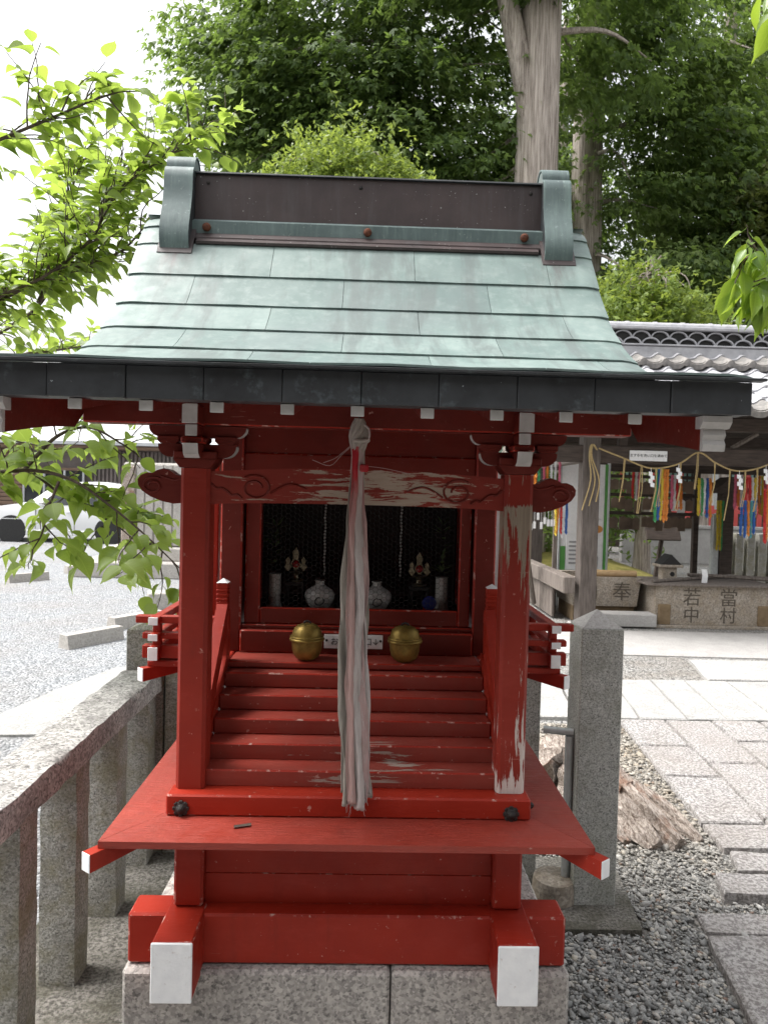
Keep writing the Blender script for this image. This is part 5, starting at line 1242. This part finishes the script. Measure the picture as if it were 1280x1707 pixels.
B().box(x_f+.08, x_f+.5, cy0+.08, cy0+.18, .70, .82, .03).build('headlight', 'glass', car); B().box(x_f+3.9, x_f+4.04, cy0+.05, cy0+.15, .75, 1.0, .03).build('tail_light', 'red', car)
B().box(x_f+1.55, x_f+1.72, cy0-.16, cy0-.02, .95, 1.07, .03).build('mirror', 'car_white', car)
# house
hs_ = thing('brown_house', (-12, 25, 0), 'brown boarded house with pale roof beyond the parking lot', 'house')
MT['board'] = plain('house_board', (.16, .10, .07), (.25, .17, .12), .8, 2, stretch=(1, 1, 8)); MT['corrug'] = plain('corrugated_sheet', (.12, .10, .09), (.19, .16, .15), .6, 3); MT['roof_pale'] = plain('pale_roof', (.42, .43, .45), (.52, .53, .55), .6, 3)
B().box(-22, -5.0, 25.2, 30, 0, 2.9, .02).build('wall', 'corrug', hs_)
for k in range(20): B().box(-22, -12.0, 25.08, 25.199, .1+k*.14, .22+k*.14, .01).build('siding_board', 'board', hs_)
for k in range(34): B().box(-9.7+k*.14, -9.62+k*.14, 25.12, 25.199, .9, 2.75, .01).build('corrugation', 'corrug', hs_)
wn = B().box(-11.9, -9.9, 25.0, 25.08, .9, 2.0, .01).build('window', 'glass', hs_)
for x in (-11.95, -11.25, -10.55, -9.9): B().box(x, x+.07, 24.95, 25.0, .85, 2.05, .006).build('window_frame', 'roof_pale', wn)
B().box(-12, -9.8, 24.94, 25.01, 2.03, 2.12, .006).build('window_frame', 'board', wn)
B().box(-22, -4.5, 24.5, 25.3, 2.78, 2.90, .02).build('eave', 'board', hs_)
B().prism([(24.3, 2.91), (24.3, 3.02), (27.5, 4.1), (30.7, 3.02), (30.7, 2.91)], 0, -22.5, -4.2).build('roof', 'roof_pale', hs_)
wl_ = thing('grey_block_wall', (-9, 22, 0), 'low grey block wall between the house and the parked car', 'wall')
for r_ in range(3):
    for k in range(16): B().box(-11.4+k*.40+(.2 if r_ % 2 else 0), -11.01+k*.40+(.2 if r_ % 2 else 0), 22.0, 22.12, r_*.2, r_*.2+.194, .004).build('block', 'concrete', wl_)

hb = thing('added_shade_hall', (0, -6, 0), 'unseen wooden hall added behind the viewer to shade the shrine front', 'building')  # out-of-view hall added to block sky light from the shrine front
B().box(-11, 11, -10, -6.4, .4, 5.0, .02).build('wall', 'wood_dark', hb)
B().box(-12, 12, -11, -5.2, .0, .4, .02).build('foundation', 'granite_basin', hb)
for k in range(9): B().box(-11+k*2.7, -10.75+k*2.7, -6.39, -6.1, .4, 5.0, .02).build('pillar', 'wood_grey', hb)
B().prism([(-4.2, 4.9), (-4.2, 5.1), (-8.5, 8.6), (-12.8, 5.1), (-12.8, 4.9)], 0, -13.5, 13.5).build('roof', 'tile_dark', hb)

b = B(); b.grid([[(-.252+.012*j, 1.548+.004*j+.006*k, .8012+.003*abs(k-1)) for j in range(4)] for k in range(3)]); b.build('dry_leaf', 'branch', None, 180, label='dark shrivelled leaf lying on the red platform ledge', category='leaf')
# ================================================================== TREES
def leaf_mesh(name, mat, wr=.30, tip=.16, droop=.22, fold=.16):
    b = B(); prof = [(0, .02), (.10, .55), (.28, .95), (.45, 1.0), (.62, .80), (.76, .45), (.86, .16), (1, .0)]
    rows_ = []
    for t, ww in prof:
        z = -droop*t*t; hw = wr*ww
        rows_.append([(-hw, t, z+fold*hw*2-.02*math.sin(t*9)*ww), (0, t, z), (hw, t, z+fold*hw*2+.02*math.sin(t*8+1)*ww)])
    b.grid(rows_); b.tube([(0, -.28, .05), (0, -.1, .015), (0, 0, 0)], [.010, .010, .012], 3, False)
    me = b.mesh(name, mat, 180); return me
LC = [leaf_mesh('leaf', 'leaf_cherry', .34, droop=.40, fold=.25), leaf_mesh('leaf', 'leaf_cherry', .38, droop=.2, fold=.12), leaf_mesh('leaf', 'leaf_cherry', .31, droop=.6, fold=.45)]
LR = [leaf_mesh('leaf', 'leaf_right', .21, droop=.35, fold=.35), leaf_mesh('leaf', 'leaf_right', .25, droop=.2, fold=.2)]
def leaf_tree(name, loc, label, branches, leaves, meshes, mat, maxobj, seed, twig, lsize, hang):
    t = thing(name, loc, label, 'tree'); rr = random.Random(seed); L = []
    wb = B()
    for pts, rad, dens, out, ls in branches:
        C_ = catmull(pts, 8); k = len(C_)
        wb.tube(C_, [rad[0]+(rad[1]-rad[0])*i/(k-1) for i in range(k)], 7)
        acc = 0
        for i in range(1, k):
            acc += (C_[i]-C_[i-1]).length
            while acc > dens:
                acc -= dens
                base = C_[i]; tg = (C_[i]-C_[i-1]).normalized()
                d = (Vector((rr.gauss(0, 1), rr.gauss(0, 1), rr.gauss(.25, .8))).normalized()*.8+Vector(out)+tg*.5).normalized()
                tl_ = twig*rr.uniform(.45, 1.15); n_ = 7; P_ = [base]
                for q in range(n_):
                    d = (d+Vector((rr.gauss(0, .16), rr.gauss(0, .16), rr.gauss(-.02, .14)))).normalized(); P_.append(P_[-1]+d*tl_/n_)
                wb.tube(P_, [.0028*(1-.75*q/n_)+.0006 for q in range(n_+1)], 5)
                side = 1
                for q in range(1, n_+1):
                    for rep in range(leaves):
                        if rr.random() < .12: continue
                        side = -side; tg2 = (P_[q]-P_[q-1]).normalized(); lat = tg2.cross(Vector((0, 0, 1)));
                        lat = lat.normalized() if lat.length > .05 else Vector((1, 0, 0))
                        f = (tg2*rr.uniform(.2, .9)+lat*side*rr.uniform(.4, 1.1)+Vector((0, 0, -hang*rr.uniform(.3, 1.3)))).normalized()
                        p = P_[q].lerp(P_[q-1], rr.random()); s_ = ls*rr.uniform(.6, 1.15); L.append((p+f*s_*.26, f, s_))
    wb.build('branches', 'branch', t, 50)
    L.sort(key=lambda a: -(a[2]/max(.5, a[0].y)))
    rest = L[maxobj:]
    for p, f, s_ in L[:maxobj]:
        x_ = f.cross(Vector((rr.gauss(0, .45), rr.gauss(-.35, .4), 1))).normalized(); z_ = x_.cross(f)
        m = Matrix((x_, f, z_)).transposed().to_euler()
        put('leaf', rr.choice(meshes), t, loc=p, rot=m, scale=s_)
    if rest:
        me = meshes[0]; tv = np.array([v.co[:] for v in me.vertices]); tf = np.array([list(p.vertices) for p in me.polygons if len(p.vertices) == 4])
        k = len(rest); fw_ = np.array([r_[1][:] for r_ in rest]); g_ = np.random.default_rng(seed); uv_ = np.stack([g_.normal(0, .45, k), g_.normal(-.35, .4, k), np.ones(k)], 1)
        inst('foliage', tv, tf, basis(fw_, uv_), np.array([r_[0][:] for r_ in rest]), np.array([r_[2] for r_ in rest]), mat, t, g_.random(k), True, kind='stuff')
    return t
ct = leaf_tree('cherry_tree', (-3.3, 3.6, 0), 'cherry tree with bright green leaves reaching in from the left', [
    ([(-3.3, 3.6, .0), (-3.25, 3.55, .8), (-3.0, 3.4, 1.6), (-2.5, 3.2, 1.95), (-2.0, 3.05, 2.1), (-1.66, 3.0, 2.2)], (.11, .03), 9, (0, 0, 0), .08),
    ([(-1.663, 3.0, 2.202), (-1.517, 3.0, 2.318), (-1.333, 3.0, 2.41), (-1.151, 3.0, 2.564), (-1.031, 3.0, 2.777), (-.872, 3.02, 2.905), (-.677, 3.05, 3.059)], (.008, .0015), .019, (.0, .1, .6), .080),
    ([(-2.0, 3.05, 2.1), (-1.669, 3.1, 2.277), (-1.417, 3.1, 2.412), (-1.239, 3.1, 2.482), (-1.062, 3.1, 2.551), (-.961, 3.1, 2.656)], (.014, .003), .020, (.0, .2, .2), .080),
    ([(-3.0, 3.4, 1.6), (-2.2, 2.9, 2.35), (-1.7, 2.65, 2.62), (-1.401, 2.6, 2.733), (-1.127, 2.6, 2.859), (-1.001, 2.6, 2.917), (-.905, 2.6, 2.952)], (.012, .0015), .025, (-.1, .1, .3), .080),
    ([(-1.45, 3.2, 2.35), (-1.40, 3.3, 2.60), (-1.36, 3.3, 2.85), (-1.30, 3.3, 3.05)], (.01, .002), .021, (.0, .0, .2), .078),
    ([(-1.20, 3.15, 2.50), (-1.18, 3.2, 2.72), (-1.10, 3.2, 2.95)], (.01, .002), .021, (.0, .0, .2), .078),
    ([(-2.6, 3.2, 1.85), (-2.0, 2.95, 1.62), (-1.545, 2.8, 1.58), (-1.292, 2.8, 1.60), (-1.129, 2.8, 1.567), (-.989, 2.8, 1.477), (-.847, 2.8, 1.363), (-.705, 2.82, 1.224)], (.012, .002), .058, (.05, .1, .05), .095),
    ([(-1.363, 2.9, 1.60), (-1.233, 2.9, 1.74), (-1.102, 2.9, 1.78), (-.98, 2.92, 1.72), (-.90, 2.95, 1.66)], (.009, .002), .060, (.1, .1, .05), .09),
    ([(-1.144, 2.72, 1.56), (-1.172, 2.7, 1.46), (-1.197, 2.7, 1.36), (-1.23, 2.7, 1.30)], (.006, .002), .055, (-.05, .0, -.3), .10),
    ([(-1.30, 2.85, 1.59), (-1.18, 2.95, 1.47), (-1.05, 3.0, 1.40), (-.92, 3.0, 1.30)], (.006, .002), .05, (.1, .1, -.1), .10),
    ([(-2.3, 3.3, 1.75), (-1.9, 3.4, 1.78), (-1.6, 3.4, 1.74), (-1.4, 3.4, 1.70)], (.008, .002), .07, (.1, .1, 0), .095),
    ([(-1.8, 3.4, 2.2), (-1.62, 3.6, 2.45), (-1.5, 3.6, 2.75), (-1.45, 3.6, 3.0)], (.01, .002), .025, (.1, .0, .1), .085),
    ([(-3.0, 4.2, 1.7), (-2.505, 4.5, 2.2), (-2.211, 4.5, 2.33), (-1.952, 4.5, 2.38), (-1.731, 4.5, 2.42)], (.02, .003), .04, (.1, .0, .1), .09),
    ], 1, LC, 'leaf_cherry', 300, 21, .26, .08, .22)
leaf_tree('young_tree', (2.2, 2.3, 0), 'slender tree with drooping glossy bright green leaves at the right edge', [
    ([(2.2, 2.3, 0), (2.15, 2.25, 1.2), (1.9, 2.15, 1.9), (1.5, 2.05, 2.1), (1.30, 2.0, 2.14), (1.229, 2.0, 2.158)], (.05, .009), 9, (0, 0, 0), .08),
    ([(1.229, 2.0, 2.158), (1.17, 2.0, 2.205), (1.11, 2.0, 2.25), (1.07, 2.0, 2.235)], (.006, .002), .022, (-.35, 0, -.15), .085),
    ([(1.248, 2.0, 2.14), (1.19, 2.0, 2.16), (1.13, 2.0, 2.17)], (.006, .002), .03, (-.25, 0, -.5), .09),
    ([(1.9, 2.15, 1.9), (1.6, 1.95, 2.6), (1.3, 1.85, 2.9), (1.13, 1.8, 2.93), (1.06, 1.8, 2.86), (1.045, 1.8, 2.80)], (.02, .003), .05, (-.2, 0, -.3), .10),
    ([(1.6, 1.95, 2.5), (1.3, 1.9, 2.52), (1.20, 1.9, 2.48), (1.15, 1.9, 2.43)], (.01, .003), .05, (-.2, 0, -.4), .085),
    ], 1, LR, 'leaf_right', 300, 33, .11, .07, 1.5)
# conifers
def spray():
    V_ = []; F_ = []
    for k, (a, L, off) in enumerate(((-40, .66, .10), (3, .86, .26), (42, .62, .12))):
        d = Vector((math.sin(R(a)), math.cos(R(a)), 0)); q = Vector((d.y, -d.x, 0)); p0 = Vector((0, off*.6, 0))
        for j, (t, w_) in enumerate(((.0, .04), (.5, .13), (1, .05))):
            c = p0+d*L*t*.8; z = -.30*(t*L)**2
            V_ += [(c-q*w_).to_tuple()[:2]+(z,), (c+q*w_).to_tuple()[:2]+(z,)]
        o = k*6; F_ += [(o, o+1, o+3, o+2), (o+2, o+3, o+5, o+4)]
    return np.array(V_), np.array(F_)
SV, SF = spray()
def leafclump():
    g_ = np.random.default_rng(9); V_ = []; F_ = []
    for k in range(9):
        c = g_.normal(0, .30, 3); c[2] *= .6; d = g_.normal(0, 1, 3); d[2] = -abs(d[2])*.6; d /= np.linalg.norm(d); q = np.cross(d, [0, 0, 1.]); q /= np.linalg.norm(q)+1e-6
        V_ += [c, c+d*.22+q*.10, c+d*.46, c+d*.22-q*.10]; F_.append((4*k, 4*k+1, 4*k+2, 4*k+3))
    return np.array(V_), np.array(F_)
CV, CF = leafclump()
def conifer(name, x, y, h, r0, label, vols, nclump, per, mat, seed, size=.235, tmpl='spray', lean=0, bark='bark', kinds='conifers behind the shrine', droop=.55, zlow=3.5, tap=.7, nl=30):
    t = thing(name, (x, y, 0), label, 'tree', kinds); g_ = np.random.default_rng(seed); rr = random.Random(seed)
    # trunk with buttress ridges
    n = 22; m_ = 26; vs = []
    for i in range(m_):
        f = i/(m_-1); z = h*f; r_ = r0*(1-tap*f)+r0*.35*math.exp(-z/.9)
        for q in range(n):
            a = 2*math.pi*q/n; rad = r_*(1+.045*math.sin(5*a+seed)+.03*math.sin(9*a+z*.25)+.012*math.sin(z*1.7+3*a)); vs.append((x+lean*f+rad*math.cos(a), y+rad*math.sin(a), z))
    B().add(vs, [(i*n+q, i*n+(q+1) % n, (i+1)*n+(q+1) % n, (i+1)*n+q) for i in range(m_-1) for q in range(n)]).build('trunk', bark, t, 180)
    cl_ = []
    wts = np.array([v[6] for v in vols], float); wts /= wts.sum()
    for i in range(nclump):
        v = vols[g_.choice(len(vols), p=wts)]
        d = g_.normal(0, 1, 3); d /= np.linalg.norm(d); rr_ = g_.random()**.42
        c = np.array(v[:3])+d*rr_*np.array(v[3:6]); 
        if c[2] < zlow: continue
        cl_.append(c)
    cl_ = np.array(cl_)
    for c in cl_[:: max(1, len(cl_)//nl)]:
        zb = min(h*.95, max(2.5, c[2]+rr.uniform(.2, 1.6))); p0 = Vector((x+lean*zb/h, y, zb)); p1 = Vector(c); mid = p0.lerp(p1, .5)+Vector((rr.uniform(-.3, .3), rr.uniform(-.3, .3), rr.uniform(.0, .5)))
        P_ = catmull([p0, mid, p1], 5); L_ = (p1-p0).length; B().tube(P_, [max(.012, r0*.16*(1-.85*i/10)) for i in range(len(P_))], 6).build('limb', bark, t, 60)
    k = len(cl_)*per; cen = np.repeat(cl_, per, 0); csz = np.repeat(g_.uniform(.6, 1.3, len(cl_)), per)
    od = cl_[:, :2]-np.array([x, y])+g_.normal(0, .8, (len(cl_), 2)); od /= np.linalg.norm(od, axis=1, keepdims=True)+1e-6; od = np.repeat(od, per, 0)
    if tmpl == 'spray':
        al = g_.normal(0, .50, k); pe = g_.normal(0, .27, k); hz = g_.normal(0, .085, k)
        off = np.stack([od[:, 0]*al-od[:, 1]*pe, od[:, 1]*al+od[:, 0]*pe, hz-.22*np.abs(al)*al-.25*pe*pe*2], 1)
        pos = cen+off*csz[:, None]
        outd = np.stack([od[:, 0]*.8-od[:, 1]*pe*1.6, od[:, 1]*.8+od[:, 0]*pe*1.6, -droop*g_.uniform(.3, 1.5, k)], 1)+.35*g_.normal(0, 1, (k, 3))
    else:
        off = g_.normal(0, 1, (k, 3))*np.array([.42, .42, .26]); pos = cen+off*csz[:, None]; pos[:, 2] -= .25*(off[:, 0]**2+off[:, 1]**2)*csz
        outd = off.copy(); outd[:, 2] = -droop-.5*g_.random(k); outd[:, :2] += .55*g_.normal(0, 1, (k, 2))
    upv_ = np.stack([g_.normal(0, .45, k), g_.normal(0, .45, k)-.15, np.ones(k)], 1)
    tone = np.clip(np.repeat(g_.random(len(cl_)), per)*.72+g_.random(k)*.27, 0, .99)
    tv, tf = (SV, SF) if tmpl == 'spray' else (CV, CF)
    inst('crown', tv, tf, basis(outd, upv_), pos, g_.uniform(.6, 1.2, k)*size, mat, t, tone)
    return t
# vols: cx, cy, cz, rx, ry, rz, weight
conifer('cypress_tree', .2, 18.5, 21, .5, 'broad drooping cypress filling the sky behind the ridge', [(-.5, 18, 12.5, 4.2, 2.2, 3.6, 3), (-3.0, 18.5, 12.2, 2.3, 1.8, 2.6, 1.4), (1.6, 17.5, 10.2, 2.6, 1.8, 2.4, 1.5), (-2.2, 18, 10.2, 1.9, 1.4, 1.3, .7), (0, 18.5, 17, 3.5, 2.5, 3, .5)], 520, 80, 'leaf_conifer', 41)
ced = conifer('cedar_tree', 3.62, 16, 22, .54, 'tall cedar with thick pale striped trunk behind the right ridge end', [(1.6, 16.3, 13.3, 1.9, 1.4, 2.6, 1.3), (3.6, 15.2, 13.0, .8, .5, 1.0, .35), (5.6, 17, 13.0, 1.6, 1.6, 2.5, .8), (2.0, 17.3, 9.0, 1.6, .9, 1.6, .6), (3.6, 16, 18, 2.6, 2.6, 3, .5)], 150, 78, 'leaf_conifer', 43, tap=.32, nl=12)
b = B(); b.tube(catmull([(3.52, 15.95, 9.6), (3.25, 15.9, 10.8), (2.95, 15.9, 12.0), (2.6, 16, 13.6), (2.3, 16.1, 15.5)], 5), [.30, .30, .29, .28, .27, .26, .25, .25, .24, .24, .23, .23, .22, .22, .21, .2, .19, .18, .17, .16, .15], 14); b.build('fork', 'bark', ced, 180)
conifer('cedar_tree', 6.05, 20, 22, .50, 'second cedar trunk half hidden by foliage, right of the thick one', [(8.2, 19, 11.5, 2.2, 1.8, 3.8, 2), (5.2, 20.8, 9.0, 1.4, 1, 2.6, .8), (6.4, 18.8, 13.2, 1.9, 1.3, 2.2, 1.2), (7.6, 18.5, 7.0, 1.9, 1.4, 2.0, 1.2), (6.5, 20, 18, 3, 3, 3, .4)], 330, 78, 'leaf_conifer', 44, lean=-.2, tap=.35, nl=14)
conifer('cypress_tree', 10.6, 21.5, 20, .42, 'dense cypress with green-gold sprays above the pavilion roof', [(10.0, 21, 11.0, 2.6, 2, 4.2, 2), (9.4, 20, 8.2, 2.2, 1.5, 2.0, 1), (11, 21.5, 15, 2, 2, 2.6, .7)], 280, 78, 'leaf_conifer', 45)
conifer('dark_tree', 14.2, 26, 19, .45, 'dark tall tree at the right edge behind the others', [(13.5, 25, 14, 3.2, 2.2, 3.4, 2), (13.5, 24.5, 9, 3, 2, 3.2, 1.5)], 220, 66, 'leaf_dark', 46, size=.28)
conifer('dark_tree', 6.8, 26, 19, .40, 'dark tree filling the gap between the cedar trunks', [(6.0, 25, 12, 3.4, 1.5, 5.5, 2), (10, 26, 8.5, 3.5, 1.5, 2.2, 1)], 140, 70, 'leaf_dark', 48, size=.32)
conifer('broadleaf_tree', 11.4, 19, 11.5, .22, 'olive broadleaf tree at the right behind the bright leaves', [(11.2, 18.6, 9.0, 1.4, 1.1, 1.6, 1)], 70, 26, 'leaf_olive', 49, size=.42, tmpl='leaf', kinds=None)
conifer('broadleaf_tree', 5.6, 14.2, 6.4, .14, 'small light green tree peeping over the pavilion roof', [(5.5, 14, 5.2, 1.0, .8, .75, 1), (6.0, 14, 4.4, .9, .7, .7, .6)], 60, 26, 'leaf_yellow', 50, size=.30, tmpl='leaf', kinds=None, zlow=2.5)
conifer('broadleaf_tree', -.7, 13, 7.6, .12, 'bright yellow-green tree just above the shrine ridge', [(-.45, 13, 7.25, .75, .6, .62, 1.2), (-1.6, 13, 7.05, .5, .5, .5, .5), (.25, 13, 6.95, .45, .5, .4, .4)], 60, 30, 'leaf_yellow', 51, size=.26, tmpl='leaf', kinds=None, droop=.9)
conifer('evergreen_bush', 3.6, 14.5, 2.6, .10, 'green bushes seen under the pavilion roof', [(2.2, 14.3, 1.5, 1.4, .6, 1.1, 1), (4.4, 14.6, 1.7, 1.4, .6, 1.0, 1)], 60, 26, 'leaf_conifer', 52, size=.32, tmpl='leaf', kinds=None, zlow=.3)
